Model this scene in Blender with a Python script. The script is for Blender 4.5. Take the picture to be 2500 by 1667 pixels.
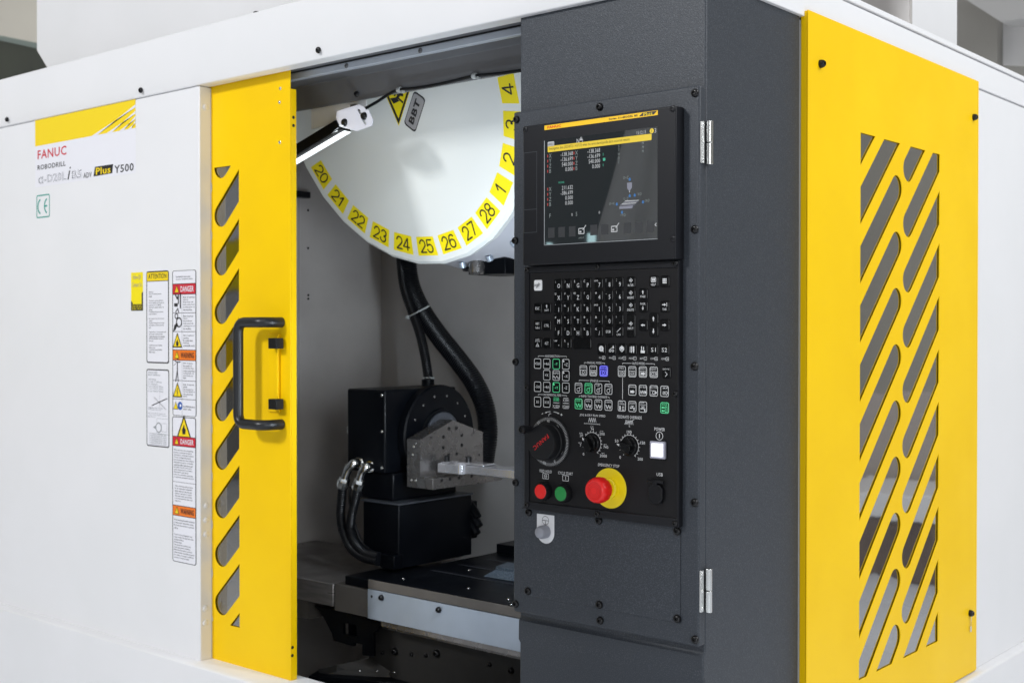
import bpy, bmesh, math, random
from mathutils import Vector, Matrix
random.seed(7)
PI = math.pi
sc = bpy.context.scene
for o in list(bpy.data.objects): bpy.data.objects.remove(o)
COL = sc.collection

# ------------------------------------------------------------------ camera
YAW, PITCH, ROLL, FPX, CAMZ = 7.06069297e-01, -9.87407159e-03, 4.33054722e-04, 3021.69, 1.45
FWD = Vector((-math.sin(YAW)*math.cos(PITCH), math.cos(YAW)*math.cos(PITCH), math.sin(PITCH)))
_r = Vector((math.cos(YAW), math.sin(YAW), 0)); _u = _r.cross(FWD)
RGT = _r*math.cos(ROLL) + _u*math.sin(ROLL); UP = -_r*math.sin(ROLL) + _u*math.cos(ROLL)
cd = bpy.data.cameras.new("camera"); cam = bpy.data.objects.new("camera", cd); COL.objects.link(cam)
M = Matrix((RGT, UP, -FWD)).transposed().to_4x4(); M.translation = (0, 0, CAMZ)
cam.matrix_world = M
cd.sensor_width = 36; cd.lens = 36*FPX/2500; cd.clip_end = 200; cd.clip_start = 0.05
cd.dof.use_dof = True; cd.dof.focus_distance = 2.75; cd.dof.aperture_fstop = 5.6
sc.camera = cam
# ------------------------------------------------------------------ world and lamps
w = bpy.data.worlds.new("World"); sc.world = w; w.use_nodes = True
w.node_tree.nodes["Background"].inputs[0].default_value = (0.96, 0.97, 1.0, 1)
w.node_tree.nodes["Background"].inputs[1].default_value = 0.33
sc.view_settings.view_transform = 'Standard'; sc.view_settings.look = 'None'
sc.view_settings.exposure = 0.0; sc.view_settings.gamma = 1.0
def area(name, loc, target, sx, sy, power, col=(1, 1, 1)):
    l = bpy.data.lights.new(name, 'AREA'); l.shape = 'RECTANGLE'; l.size = sx; l.size_y = sy
    l.energy = power; l.color = col
    o = bpy.data.objects.new(name, l); COL.objects.link(o); o.location = loc
    o.rotation_euler = (Vector(target)-Vector(loc)).to_track_quat('-Z', 'Y').to_euler()
    return o
area("high_window_light", (-3.85, -3.7, 4.75), (-2.6, 2.2, 1.6), 0.9, 0.8, 256, (0.975, 0.985, 1.0))
area("unseen_overhead_lamp", (-0.6, -1.0, 4.9), (-1.2, 1.6, 0.8), 1.2, 3.0, 34, (1.0, 0.98, 0.96))
area("unseen_overhead_lamp", (2.3, 3.6, 4.6), (0.0, 3.6, 0.8), 1.2, 3.5, 182, (0.96, 0.98, 1.0))
area("unseen_overhead_lamp", (-7.0, 7.0, 6.5), (-7.5, 9.0, 2.5), 2.0, 2.0, 420, (1.0, 0.98, 0.95))  # added to brighten the underlit wall and door behind the machine
area("unseen_overhead_lamp", (-2.0, 8.8, 5.6), (-2.0, 9.5, 3.6), 1.2, 1.2, 40, (1.0, 0.98, 0.95))  # second added lamp, brightens the background at the upper right
area("edge_fill_light", (3.3, -1.4, 1.9), (-1.3, 2.2, 1.5), 0.9, 2.6, 80, (0.93, 0.97, 1.0))  # added fill for pillar edge highlights and side face, no window known there

# ------------------------------------------------------------------ measuring: a photo pixel onto a real plane
def at(px, py, x=None, y=None, z=None):
    d = FWD + RGT*((px-1250)/FPX) - UP*((py-833.5)/FPX)
    if x is not None: t = x/d.x
    elif y is not None: t = y/d.y
    else: t = (z-CAMZ)/d.z
    return d*t + Vector((0, 0, CAMZ))
ZR = dict(Z1=(0,0,2.8), Z2=(480,0,2.24), Z3=(280,620,3.266), Z4=(280,1000,2.3506), Z5=(700,600,2.614), Z6=(700,1100,2.7655),
          C1=(1240,0,2.529), K2=(1280,640,5.88), K3=(1280,830,5.88), K4=(1280,990,5.2275), C5=(1240,1220,3.508),
          R6=(1900,0,2.6133), R7=(1900,1000,2.35), S8=(1310,250,4.127), D2=(700,120,4.055), D3=(720,1320,4.2),
          D1=(440,1480,6.918), O=(0,0,0.9408))
def q(reg, u_, v_, **k):
    a = ZR[reg]; return at(a[0]+u_/a[2], a[1]+v_/a[2], **k)

# ------------------------------------------------------------------ materials
MATS = {}
def mat(name, col, rough=0.5, metal=0.0, bump=None, spec=0.5, emit=None, coat=0.0, var=None, stretch=None):
    if name in MATS: return MATS[name]
    m = bpy.data.materials.new(name); m.use_nodes = True; nt = m.node_tree; b = nt.nodes["Principled BSDF"]
    b.inputs["Base Color"].default_value = (*col, 1); b.inputs["Roughness"].default_value = rough
    b.inputs["Metallic"].default_value = metal; b.inputs["Specular IOR Level"].default_value = spec
    b.inputs["Coat Weight"].default_value = coat
    if emit: b.inputs["Emission Color"].default_value = (*emit[0], 1); b.inputs["Emission Strength"].default_value = emit[1]
    tc = nt.nodes.new("ShaderNodeTexCoord")
    src = tc.outputs["Object"]
    if stretch:
        mp = nt.nodes.new("ShaderNodeMapping"); mp.inputs["Scale"].default_value = stretch
        nt.links.new(src, mp.inputs[0]); src = mp.outputs[0]
    if bump:   # list of (scale, strength, distance, detail)
        prev = None
        for (s, st, dist, det) in bump:
            n = nt.nodes.new("ShaderNodeTexNoise"); n.inputs["Scale"].default_value = s; n.inputs["Detail"].default_value = det
            nt.links.new(src, n.inputs["Vector"])
            bp = nt.nodes.new("ShaderNodeBump"); bp.inputs["Strength"].default_value = st; bp.inputs["Distance"].default_value = dist
            nt.links.new(n.outputs[0], bp.inputs["Height"])
            if prev: nt.links.new(prev.outputs[0], bp.inputs["Normal"])
            prev = bp
        nt.links.new(prev.outputs[0], b.inputs["Normal"])
    if var:    # (scale, detail, second colour, lo, hi, roughness swing)
        n = nt.nodes.new("ShaderNodeTexNoise"); n.inputs["Scale"].default_value = var[0]; n.inputs["Detail"].default_value = var[1]
        nt.links.new(src, n.inputs["Vector"])
        cr = nt.nodes.new("ShaderNodeMapRange"); cr.inputs[1].default_value = var[3]; cr.inputs[2].default_value = var[4]
        nt.links.new(n.outputs[0], cr.inputs[0])
        mx = nt.nodes.new("ShaderNodeMix"); mx.data_type = 'RGBA'
        mx.inputs["A"].default_value = (*col, 1); mx.inputs["B"].default_value = (*var[2], 1)
        nt.links.new(cr.outputs[0], mx.inputs["Factor"]); nt.links.new(mx.outputs["Result"], b.inputs["Base Color"])
        if len(var) > 5:
            r2 = nt.nodes.new("ShaderNodeMapRange"); r2.inputs[1].default_value = .3; r2.inputs[2].default_value = .7
            r2.inputs[3].default_value = rough-var[5]; r2.inputs[4].default_value = rough+var[5]
            nt.links.new(n.outputs[0], r2.inputs[0]); nt.links.new(r2.outputs[0], b.inputs["Roughness"])
    MATS[name] = m; return m
WHITE = mat("white_powder_coat", (.80, .80, .815), .42, bump=[(900, .06, .0006, 2)], var=(3, 3, (.775, .778, .79), .35, .65, .04))
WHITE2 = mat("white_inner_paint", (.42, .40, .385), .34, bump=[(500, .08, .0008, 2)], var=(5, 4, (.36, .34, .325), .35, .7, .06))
YEL = mat("yellow_powder_coat", (.94, .60, .000), .40, spec=.22, bump=[(800, .07, .0006, 2)], var=(4, 2, (.90, .565, .000), .35, .65, .04))
DARK = mat("charcoal_wrinkle_paint", (.034, .040, .050), 0.43, spec=.36, bump=[(420, .42, .0012, 3)], var=(560, 2, (.085, .095, .11), .52, .74))  # lighter specks in the colour stand for glints off the wrinkles
BLK = mat("black_plastic", (.007, .0075, .009), .40, spec=.3, bump=[(1200, .05, .0004, 1)])
PANEL = mat("dark_membrane_panel", (.0105, .0103, .0115), .5, spec=.2, bump=[(1500, .05, .0003, 1)])
FRAME = mat("black_painted_frame", (.0085, .0092, .012), .40, spec=.28, bump=[(700, .08, .0005, 2)])
KEYM = mat("glossy_black_key", (.0025, .0028, .0034), .26, spec=.22)
BOLT = mat("black_oxide_steel", (.008, .008, .009), .28, .3)
BLACKM = mat("black_machine_paint", (.0018, .0023, .0036), .34, spec=.13, bump=[(300, .06, .0006, 2)], var=(9, 3, (.003, .0038, .0055), .4, .7, .06))
RUB = mat("black_rubber", (.004, .0045, .006), .38, spec=.28)
PRW = mat("white_print", (.78, .79, .80), .5)
PRG = mat("grey_print", (.32, .34, .36), .5)
PRK = mat("black_print", (.012, .013, .018), .45)
PRR = mat("red_print", (.72, .01, .012), .45)
PRRD = mat("crimson_print", (.60, .012, .035), .45)
PRY = mat("yellow_print", (.90, .66, .01), .45)
PRYT = mat("lemon_print", (.90, .74, .005), .45)
PRO = mat("orange_print", (.85, .19, .015), .45)
PRT = mat("teal_print", (.01, .32, .26), .45)
PRB = mat("blue_print", (.02, .10, .42), .45)
PRS = mat("pale_grey_print", (.60, .61, .66), .5)
STK = mat("sticker_film", (.80, .80, .85), .38)
LG = mat("green_lit_print", (.10, .6, .30), .5, emit=((.10, .75, .30), .35))
LB = mat("blue_lit_print", (.20, .2, .8), .5, emit=((.20, .20, 1.0), .75))
LBF = mat("blue_lit_key", (.01, .01, .12), .2, emit=((.05, .04, .6), .28))
LGF = mat("green_lit_key", (.005, .03, .01), .2, emit=((.02, .25, .08), .10))
SCW = mat("screen_white", (.3, .3, .3), .3, emit=((.85, .9, .95), .27))
SCG = mat("screen_grey", (.1, .1, .1), .3, emit=((.4, .5, .5), .34))
SCD = mat("screen_dim", (.02, .02, .02), .3, emit=((.30, .34, .42), .11))
SCY = mat("screen_yellow", (.3, .22, .02), .3, emit=((.95, .70, .05), .55))
SCR = mat("screen_red", (.2, .02, .02), .3, emit=((.9, .15, .12), .2))
SCT = mat("screen_teal", (.02, .2, .12), .3, emit=((.12, .6, .42), .4))
SCB = mat("screen_blue", (.02, .08, .2), .3, emit=((.15, .42, .95), .22))
GLS = mat("screen_glass", (.012, .014, .016), .015, spec=1.0, coat=.45, emit=((.5, .6, .62), .020))  # faint emission stands in for reflected haze on the glass
RED = mat("red_plastic", (.80, .012, .010), .38)
GRN = mat("green_plastic", (.012, .26, .055), .35)
EYL = mat("yellow_plastic", (.88, .70, .005), .42)
GRYP = mat("grey_rubber_cap", (.28, .29, .33), .5)
LITW = mat("lit_white_button", (.9, .9, .92), .3, emit=((.95, .96, 1), .75))
BEZ = mat("pale_bezel", (.42, .42, .50), .35, .2)
STEEL = mat("brushed_steel", (.26, .25, .245), .27, .85, var=(30, 2, (.225, .215, .21), .2, .8, .05))
ALU = mat("milled_aluminium", (.70, .70, .73), .22, .85, var=(30, 3, (.60, .60, .63), .3, .7, .05))
CHROME = mat("bright_zinc", (.72, .73, .72), .2, 1.0)
ZINC = mat("zinc_sheet", (.46, .53, .62), .36, .5, bump=[(200, .1, .0005, 2)], var=(6, 4, (.38, .44, .52), .3, .7, .06))  # blue of the cold light is put into this grey metal's colour
COVER = mat("stained_steel_cover", (.30, .28, .27), .36, .7, bump=[(30, .2, .001, 4)], var=(7, 5, (.16, .15, .145), .3, .7, .1), stretch=(1, 1, 8))
CAST = mat("oily_cast_paint", (.13, .118, .105), .45, .1, bump=[(90, .25, .001, 3)], var=(6, 5, (.07, .065, .06), .3, .7, .08))
RAILM = mat("grey_beam_paint", (.135, .14, .15), .42, bump=[(500, .08, .0006, 2)], var=(4, 4, (.105, .105, .11), .3, .7))
RAILL = mat("pale_anodised_rail", (.46, .50, .56), .34, .4)
TURW = mat("turret_white", (.74, .765, .745), .46, bump=[(700, .06, .0006, 2)])
TURG = mat("turret_grey_skirt", (.50, .51, .55), .42)
LED = mat("led_strip_glow", (.8, .8, .8), .3, emit=((.90, .97, 1.0), 1.5))
NYL = mat("nylon_clip", (.42, .44, .44), .4)
FLOORM = mat("polished_hall_floor", (.80, .83, .88), .25, bump=[(3, .05, .01, 2)], var=(1.2, 4, (.72, .75, .80), .3, .7, .08))
BEIGE = mat("beige_hall_wall", (.62, .60, .54), .8, var=(1.5, 2, (.58, .56, .51), .3, .7))
OLIVE = mat("olive_steel_door", (.10, .115, .095), .6, var=(2, 3, (.08, .09, .08), .3, .7))
TEALP = mat("pale_teal_trim", (.34, .42, .40), .5)
GREYW = mat("warm_grey_column", (.27, .265, .25), .7, var=(2, 3, (.24, .235, .22), .3, .7))
GREYL = mat("pale_grey_soffit", (.46, .46, .46), .7)
def glass_mat(name, tint, ior=1.5, gl=1.0):
    m = bpy.data.materials.new(name); m.use_nodes = True; nt = m.node_tree; nt.nodes.clear()
    out = nt.nodes.new("ShaderNodeOutputMaterial"); tr = nt.nodes.new("ShaderNodeBsdfTransparent"); tr.inputs[0].default_value = (*tint, 1)
    g = nt.nodes.new("ShaderNodeBsdfGlossy"); g.inputs["Roughness"].default_value = .04; g.inputs[0].default_value = (gl, gl, gl, 1)
    fr = nt.nodes.new("ShaderNodeFresnel"); fr.inputs[0].default_value = ior
    n = nt.nodes.new("ShaderNodeTexNoise"); n.inputs["Scale"].default_value = 2.2
    bp = nt.nodes.new("ShaderNodeBump"); bp.inputs["Strength"].default_value = .12; bp.inputs["Distance"].default_value = .03
    nt.links.new(n.outputs[0], bp.inputs["Height"]); nt.links.new(bp.outputs[0], g.inputs["Normal"])
    mx = nt.nodes.new("ShaderNodeMixShader"); ml = nt.nodes.new("ShaderNodeMath"); ml.operation = 'MULTIPLY'; ml.use_clamp = True; ml.inputs[1].default_value = 2.15; nt.links.new(fr.outputs[0], ml.inputs[0]); nt.links.new(ml.outputs[0], mx.inputs[0]); nt.links.new(tr.outputs[0], mx.inputs[1])
    nt.links.new(g.outputs[0], mx.inputs[2]); nt.links.new(mx.outputs[0], out.inputs[0]); MATS[name] = m; return m
PANE = glass_mat("polycarbonate_pane", (.60, .60, .59), 2.1)
PANES = glass_mat("smoked_polycarbonate_pane", (.50, .50, .49), 2.1)

# ------------------------------------------------------------------ objects
def top(name, label, cat, loc, group=None):
    o = bpy.data.objects.new(name, None); COL.objects.link(o); o.location = loc; o.empty_display_size = .05
    o["label"] = label; o["category"] = cat
    if group: o["group"] = group
    return o
def adopt(o, parent):
    o.parent = parent
    if parent.type == 'EMPTY': o.matrix_parent_inverse = Matrix.Translation(-parent.location)
class MB:
    def __init__(s): s.v = []; s.f = []; s.m = []
    def add(s, vs, fs, m=0):
        k = len(s.v); s.v += [tuple(v) for v in vs]; s.f += [tuple(i+k for i in f) for f in fs]; s.m += [m]*len(fs); return s
    def box(s, x0, x1, y0, y1, z0, z1, m=0):
        x0, x1 = min(x0, x1), max(x0, x1); y0, y1 = min(y0, y1), max(y0, y1); z0, z1 = min(z0, z1), max(z0, z1)
        return s.add([(x0,y0,z0),(x1,y0,z0),(x1,y1,z0),(x0,y1,z0),(x0,y0,z1),(x1,y0,z1),(x1,y1,z1),(x0,y1,z1)],
              [(0,3,2,1),(4,5,6,7),(0,1,5,4),(1,2,6,5),(2,3,7,6),(3,0,4,7)], m)
    def prism(s, pts, dvec, m=0):            # pts: 3-D planar polygon, swept along dvec
        n = len(pts); d = Vector(dvec); a = [Vector(p) for p in pts]
        nrm = Vector((0,0,0))
        for i in range(n): nrm += a[i].cross(a[(i+1) % n])
        if nrm.dot(d) > 0: a = a[::-1]
        b = [p+d for p in a]
        return s.add(a+b, [tuple(range(n)), tuple(range(2*n-1, n-1, -1))]+[((i+1) % n, i, n+i, n+(i+1) % n) for i in range(n)], m)
    def lathe(s, prof, o, ax, seg=32, m=0, m_of=None, a0=0.0):      # prof: (radius, height along axis)
        o = Vector(o); ax = Vector(ax).normalized(); e = ax.orthogonal().normalized(); f = ax.cross(e); k = len(prof)
        vs = []
        for i in range(seg):
            c, sn = math.cos(a0+2*PI*i/seg), math.sin(a0+2*PI*i/seg)
            for (r, h) in prof: vs.append(o + ax*h + (e*c+f*sn)*r)
        for j in range(k-1):
            s.add([], []) ; base = None
        st = len(s.v); s.v += [tuple(v) for v in vs]
        for i in range(seg):
            n = (i+1) % seg
            for j in range(k-1):
                s.f.append((st+i*k+j, st+n*k+j, st+n*k+j+1, st+i*k+j+1)); s.m.append(m_of[j] if m_of else m)
        if prof[0][0] > 1e-7: s.f.append(tuple(st+i*k for i in range(seg))[::-1]); s.m.append(m_of[0] if m_of else m)
        if prof[-1][0] > 1e-7: s.f.append(tuple(st+i*k+k-1 for i in range(seg))); s.m.append(m_of[-1] if m_of else m)
        return s
    def tube(s, pts, r, seg=12, m=0, rib=None, sub=8, closed=False):
        P = [Vector(p) for p in pts]
        if len(P) > 2 and sub > 1:
            Q = []
            for i in range(len(P)-1):
                p0 = P[max(i-1, 0)]; p1 = P[i]; p2 = P[i+1]; p3 = P[min(i+2, len(P)-1)]
                for j in range(sub):
                    t = j/sub
                    Q.append(.5*((2*p1)+(p2-p0)*t+(2*p0-5*p1+4*p2-p3)*t*t+(3*p1-p0-3*p2+p3)*t*t*t))
            Q.append(P[-1]); P = Q
        if rib:     # resample evenly at half the rib pitch
            L = [0.0]
            for i in range(1, len(P)): L.append(L[-1]+(P[i]-P[i-1]).length)
            n = max(4, int(L[-1]/(rib/2))); Q = []; k = 0
            for j in range(n+1):
                d = L[-1]*j/n
                while k < len(L)-2 and L[k+1] < d: k += 1
                t = (d-L[k])/max(1e-9, L[k+1]-L[k]); Q.append(P[k].lerp(P[k+1], min(1, max(0, t))))
            P = Q
        st = len(s.v); n = len(P); u = None
        for i, p in enumerate(P):
            t = (P[min(i+1, n-1)]-P[max(i-1, 0)]).normalized()
            if u is None: u = t.orthogonal().normalized()
            u = (u - t*u.dot(t)).normalized(); v = t.cross(u)
            rr = r if not rib else (r if i % 2 else r*.90)
            if isinstance(r, (list, tuple)): rr = r[min(len(r)-1, int(i*len(r)/n))]
            for k in range(seg):
                a = 2*PI*k/seg; s.v.append(tuple(p + (u*math.cos(a)+v*math.sin(a))*rr))
        for i in range(n-1):
            for k in range(seg):
                k2 = (k+1) % seg
                s.f.append((st+i*seg+k, st+i*seg+k2, st+(i+1)*seg+k2, st+(i+1)*seg+k)); s.m.append(m)
        s.f.append(tuple(st+k for k in range(seg))[::-1]); s.m.append(m)
        s.f.append(tuple(st+(n-1)*seg+k for k in range(seg))); s.m.append(m)
        return s
    def mesh(s, name, mats, smooth=True, ang=35):
        me = bpy.data.meshes.new(name); me.from_pydata(s.v, [], s.f)
        for mt in (mats if isinstance(mats, (list, tuple)) else [mats]): me.materials.append(mt)
        me.polygons.foreach_set("material_index", s.m)
        me.validate(); me.update()
        if smooth:
            me.shade_smooth(); me.set_sharp_from_angle(angle=math.radians(ang))
        return me
def put(name, me, parent=None, bevel=0, label=None, loc=None, kind=None, rot=None, seg=2):
    o = bpy.data.objects.new(name, me); COL.objects.link(o)
    if loc is not None: o.location = loc
    if rot is not None: o.rotation_euler = rot
    if parent: adopt(o, parent)
    if bevel:
        b = o.modifiers.new("edge", 'BEVEL'); b.width = bevel; b.segments = seg; b.limit_method = 'ANGLE'; b.angle_limit = math.radians(40)
        b.harden_normals = False
    if label: o["label"] = label
    if kind: o["kind"] = kind
    return o
def part(name, mb, mats, parent, bevel=0, label=None, **k): return put(name, mb.mesh(name, mats), parent, bevel, label, **k)

# flat print -------------------------------------------------------
_tc = {}
_dg = bpy.context.evaluated_depsgraph_get
def glyphs(txt, slant=0, bold=0):
    key = (txt, slant, bold)
    if key in _tc: return _tc[key]
    c = bpy.data.curves.new("t", 'FONT'); c.body = txt; c.size = 1; c.resolution_u = 2; c.shear = slant; c.offset = bold; c.space_character = 1.08
    o = bpy.data.objects.new("t", c); COL.objects.link(o)
    dg = _dg(); dg.update(); me = bpy.data.meshes.new_from_object(o.evaluated_get(dg))
    vs = [(v.co.x, v.co.y) for v in me.vertices]; fs = [tuple(p.vertices) for p in me.polygons]
    bpy.data.objects.remove(o); bpy.data.curves.remove(c); bpy.data.meshes.remove(me)
    _tc[key] = (vs, fs); return _tc[key]
class Print:
    """flat marks collected in a plane: origin O, right U, up V, outward N"""
    def __init__(s, O, U, V, N): s.O = Vector(O); s.U = Vector(U); s.V = Vector(V); s.N = Vector(N); s.v = []; s.f = []; s.m = []; s.mats = []
    def mi(s, m):
        if m not in s.mats: s.mats.append(m)
        return s.mats.index(m)
    def raw(s, vs, fs, m, ly):
        k = len(s.v); off = s.N*(.00025*ly)
        s.v += [tuple(s.O+s.U*a+s.V*b+off) for a, b in vs]; s.f += [tuple(i+k for i in f) for f in fs]; s.m += [s.mi(m)]*len(fs)
    def poly(s, pts, m=PRW, ly=1): s.raw(pts, [tuple(range(len(pts)))], m, ly)
    def rect(s, x0, x1, y0, y1, m=PRW, ly=1, r=0):
        x0, x1 = min(x0, x1), max(x0, x1); y0, y1 = min(y0, y1), max(y0, y1)
        s.poly(rrect(x0, x1, y0, y1, r), m, ly)
    def line(s, pts, wd, m=PRW, ly=2, closed=False):
        P = [Vector(p) for p in pts]; n = len(P)
        if closed:
            ring = []
            for i in range(n):
                a = (P[i]-P[i-1]).normalized(); b = (P[(i+1) % n]-P[i]).normalized()
                nn = Vector((-(a.y+b.y), a.x+b.x)); L = nn.length
                nn = nn/L if L > 1e-6 else Vector((-a.y, a.x)); sc_ = 1/max(.4, nn.dot(Vector((-a.y, a.x))))
                ring.append((P[i]+nn*wd/2*sc_, P[i]-nn*wd/2*sc_))
            vs = [p for r in ring for p in r]
            s.raw([(p.x, p.y) for p in vs], [(2*i, 2*i+1, 2*((i+1) % n)+1, 2*((i+1) % n)) for i in range(n)], m, ly); return
        for i in range(n-1):
            d = (P[i+1]-P[i]); L = d.length
            if L < 1e-7: continue
            d /= L; nn = Vector((-d.y, d.x))*wd/2; e = d*wd*.25
            s.raw([tuple(P[i]-e+nn), tuple(P[i]-e-nn), tuple(P[i+1]+e-nn), tuple(P[i+1]+e+nn)], [(0, 1, 2, 3)], m, ly + (.08 if i % 2 else 0))
    def frame(s, x0, x1, y0, y1, wd, r=.002, m=PRW, ly=2):
        x0, x1 = min(x0, x1), max(x0, x1); y0, y1 = min(y0, y1), max(y0, y1)
        s.line(rrect(x0+wd/2, x1-wd/2, y0+wd/2, y1-wd/2, r), wd, m, ly, True)
    def disc(s, cx, cy, r, m=PRW, ly=1, n=28, ry=None): s.poly([(cx+r*math.cos(2*PI*i/n), cy+(ry or r)*math.sin(2*PI*i/n)) for i in range(n)], m, ly)
    def ring(s, cx, cy, r, wd, m=PRW, ly=2, n=28, a0=0, a1=2*PI):
        full = abs(a1-a0-2*PI) < 1e-3; k = n if full else n+1; vs = []
        for i in range(k):
            a = a0+(a1-a0)*i/n; c, t = math.cos(a), math.sin(a); vs += [(cx+(r+wd/2)*c, cy+(r+wd/2)*t), (cx+(r-wd/2)*c, cy+(r-wd/2)*t)]
        s.raw(vs, [(2*i, 2*i+1, 2*((i+1) % k)+1, 2*((i+1) % k)) for i in range(n)], m, ly)
    def text(s, t, cx, cy, h, w=None, m=PRW, ly=3, rot=0, slant=0, bold=0, cond=.85, align='c'):
        vs, fs = glyphs(t, slant, bold)
        if not vs: return
        xs = [v[0] for v in vs]; ys = [v[1] for v in vs]; bw = max(xs)-min(xs); bh = max(max(ys)-min(ys), .05)
        mx, my = (max(xs)+min(xs))/2, (max(ys)+min(ys))/2
        if t in ('-', '_', '.', ',', '=', '\u2212', "'"): bh = .7; my = .35
        sy = h/bh; sx = (w/bw) if w else sy*cond
        if align == 'l': mx = min(xs)
        if align == 'r': mx = max(xs)
        c, n = math.cos(rot), math.sin(rot)
        s.raw([(cx+((a-mx)*sx)*c-((b-my)*sy)*n, cy+((a-mx)*sx)*n+((b-my)*sy)*c) for a, b in vs], fs, m, ly)
    def into(s, mb, mats):      # append to a mesh builder sharing a material list
        k = len(mb.v); mb.v += s.v; mb.f += [tuple(i+k for i in f) for f in s.f]
        for mi in s.m:
            mt = s.mats[mi]
            if mt not in mats: mats.append(mt)
            mb.m.append(mats.index(mt))
    def build(s, name, parent, label=None):
        me = bpy.data.meshes.new(name); me.from_pydata(s.v, [], s.f)
        for m in s.mats: me.materials.append(m)
        me.polygons.foreach_set("material_index", s.m); me.update()
        return put(name, me, parent, 0, label)
def rrect(x0, x1, y0, y1, r, n=4):
    if r <= 0: return [(x0, y0), (x1, y0), (x1, y1), (x0, y1)]
    out = []
    for (cx, cy, a) in ((x1-r, y0+r, -PI/2), (x1-r, y1-r, 0), (x0+r, y1-r, PI/2), (x0+r, y0+r, PI)):
        for i in range(n+1): out.append((cx+r*math.cos(a+i*PI/2/n), cy+r*math.sin(a+i*PI/2/n)))
    return out
def fprint(y): return Print((0, y, 0), (1, 0, 0), (0, 0, 1), (0, -1, 0))       # on a front plane
DG = {'1': [[(-.28, .62), (.02, .97), (.02, 0)]], '7': [[(-.33, .97), (.33, .97), (-.08, 0)]], '4': [[(.14, 0), (.14, .97), (-.36, .26), (.38, .26)]],
 '2': [[(-.30+.0, .70)]+[(.31*math.cos(t), .66+.31*math.sin(t)) for t in [math.radians(165-15*i) for i in range(14)]]+[(-.33, .0), (.34, .0)]],
 '3': [[(.29*math.cos(t), .70+.27*math.sin(t)) for t in [math.radians(160-17*i) for i in range(15)]], [(.32*math.cos(t), .27+.28*math.sin(t)) for t in [math.radians(75-17*i) for i in range(16)]]],
 '5': [[(.28, .97), (-.24, .97), (-.28, .50)]+[(.33*math.cos(t), .30+.31*math.sin(t)) for t in [math.radians(140-17*i) for i in range(19)]]],
 '6': [[(.28, .82), (.18, .94), (.02, .97), (-.16, .90), (-.28, .70), (-.32, .45), (-.31, .28)], [(.32*math.cos(t), .30+.31*math.sin(t)) for t in [math.radians(-20*i) for i in range(19)]]],
 '8': [[(.27*math.cos(t), .73+.24*math.sin(t)) for t in [math.radians(20*i) for i in range(19)]], [(.33*math.cos(t), .25+.26*math.sin(t)) for t in [math.radians(20*i) for i in range(19)]]],
 '0': [[(.33*math.cos(t), .49+.48*math.sin(t)) for t in [math.radians(15*i) for i in range(25)]]]}
def digits(P, t, cx, cy, h, m, wd, ly=3, cond=1.0):
    adv = .84*h*cond
    for i, ch in enumerate(t):
        ox = cx+(i-(len(t)-1)/2)*adv
        for st_ in DG[ch]: P.line([(ox+a*h*cond, cy+(b-.485)*h) for a, b in st_], wd, m, ly)
# sheet with holes: outline and holes as 2-D loops -> solid mesh of thickness t
def sheet(outer, holes, to3, t, m):
    c = bpy.data.curves.new("s", 'CURVE'); c.dimensions = '2D'; c.fill_mode = 'BOTH'; c.extrude = t/2
    for loop in [outer]+holes:
        sp = c.splines.new('POLY'); sp.points.add(len(loop)-1)
        for i, (a, b) in enumerate(loop): sp.points[i].co = (a, b, 0, 1)
        sp.use_cyclic_u = True
    o = bpy.data.objects.new("s", c); COL.objects.link(o); dg = _dg(); dg.update()
    me = bpy.data.meshes.new_from_object(o.evaluated_get(dg)); bpy.data.objects.remove(o); bpy.data.curves.remove(c)
    for v in me.vertices: v.co = to3(v.co.x, v.co.y, v.co.z)
    bm = bmesh.new(); bm.from_mesh(me); bmesh.ops.remove_doubles(bm, verts=bm.verts, dist=1e-6)
    bmesh.ops.recalc_face_normals(bm, faces=bm.faces); bm.to_mesh(me); bm.free()
    me.materials.clear(); me.materials.append(m)
    for p in me.polygons: p.use_smooth = False; p.material_index = 0
    return me
def clip(poly, x0, x1, y0, y1):
    for ax, lim, sg in ((0, x0, 1), (0, x1, -1), (1, y0, 1), (1, y1, -1)):
        out = []
        for i in range(len(poly)):
            a, b = poly[i-1], poly[i]; ia = (a[ax]-lim)*sg >= 0; ib = (b[ax]-lim)*sg >= 0
            if ia != ib:
                t = (lim-a[ax])/(b[ax]-a[ax]); out.append((a[0]+t*(b[0]-a[0]), a[1]+t*(b[1]-a[1])))
            if ib: out.append(b)
        poly = out
        if not poly: break
    return poly

# shared bolt meshes (axis -Y or +X)
def bolt_mesh(name, ax, r=.0085, h=.0065, m=BOLT, hexd=True):
    mb = MB(); pr = [(r*1.02, 0), (r, h*.35), (r*.86, h*.75), (r*.62, h), (r*.42, h), (r*.40, h*.45), (0, h*.42)] if hexd else [(r, 0), (r*.96, h*.4), (r*.7, h*.85), (r*.3, h), (0, h*1.02)]
    mb.lathe(pr, (0, 0, 0), ax, 16); return mb.mesh(name, m, ang=50)
BM_F = bolt_mesh("bolt", (0, -1, 0)); BM_S = bolt_mesh("bolt", (1, 0, 0), .0095, .012)
BM_FS = bolt_mesh("screw", (0, -1, 0), .0058, .004)
RIV = bolt_mesh("rivet", (1, 0, 0), .0095, .0035, WHITE, False)
DOT = bolt_mesh("screw", (0, -1, 0), .0048, .002, CHROME)
DOTB = bolt_mesh("screw_hole", (1, 0, 0), .0045, .0012, BOLT)
def bolts(me, pts, parent, name="bolt"):
    for p in pts: put(name, me, parent, loc=p)

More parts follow.
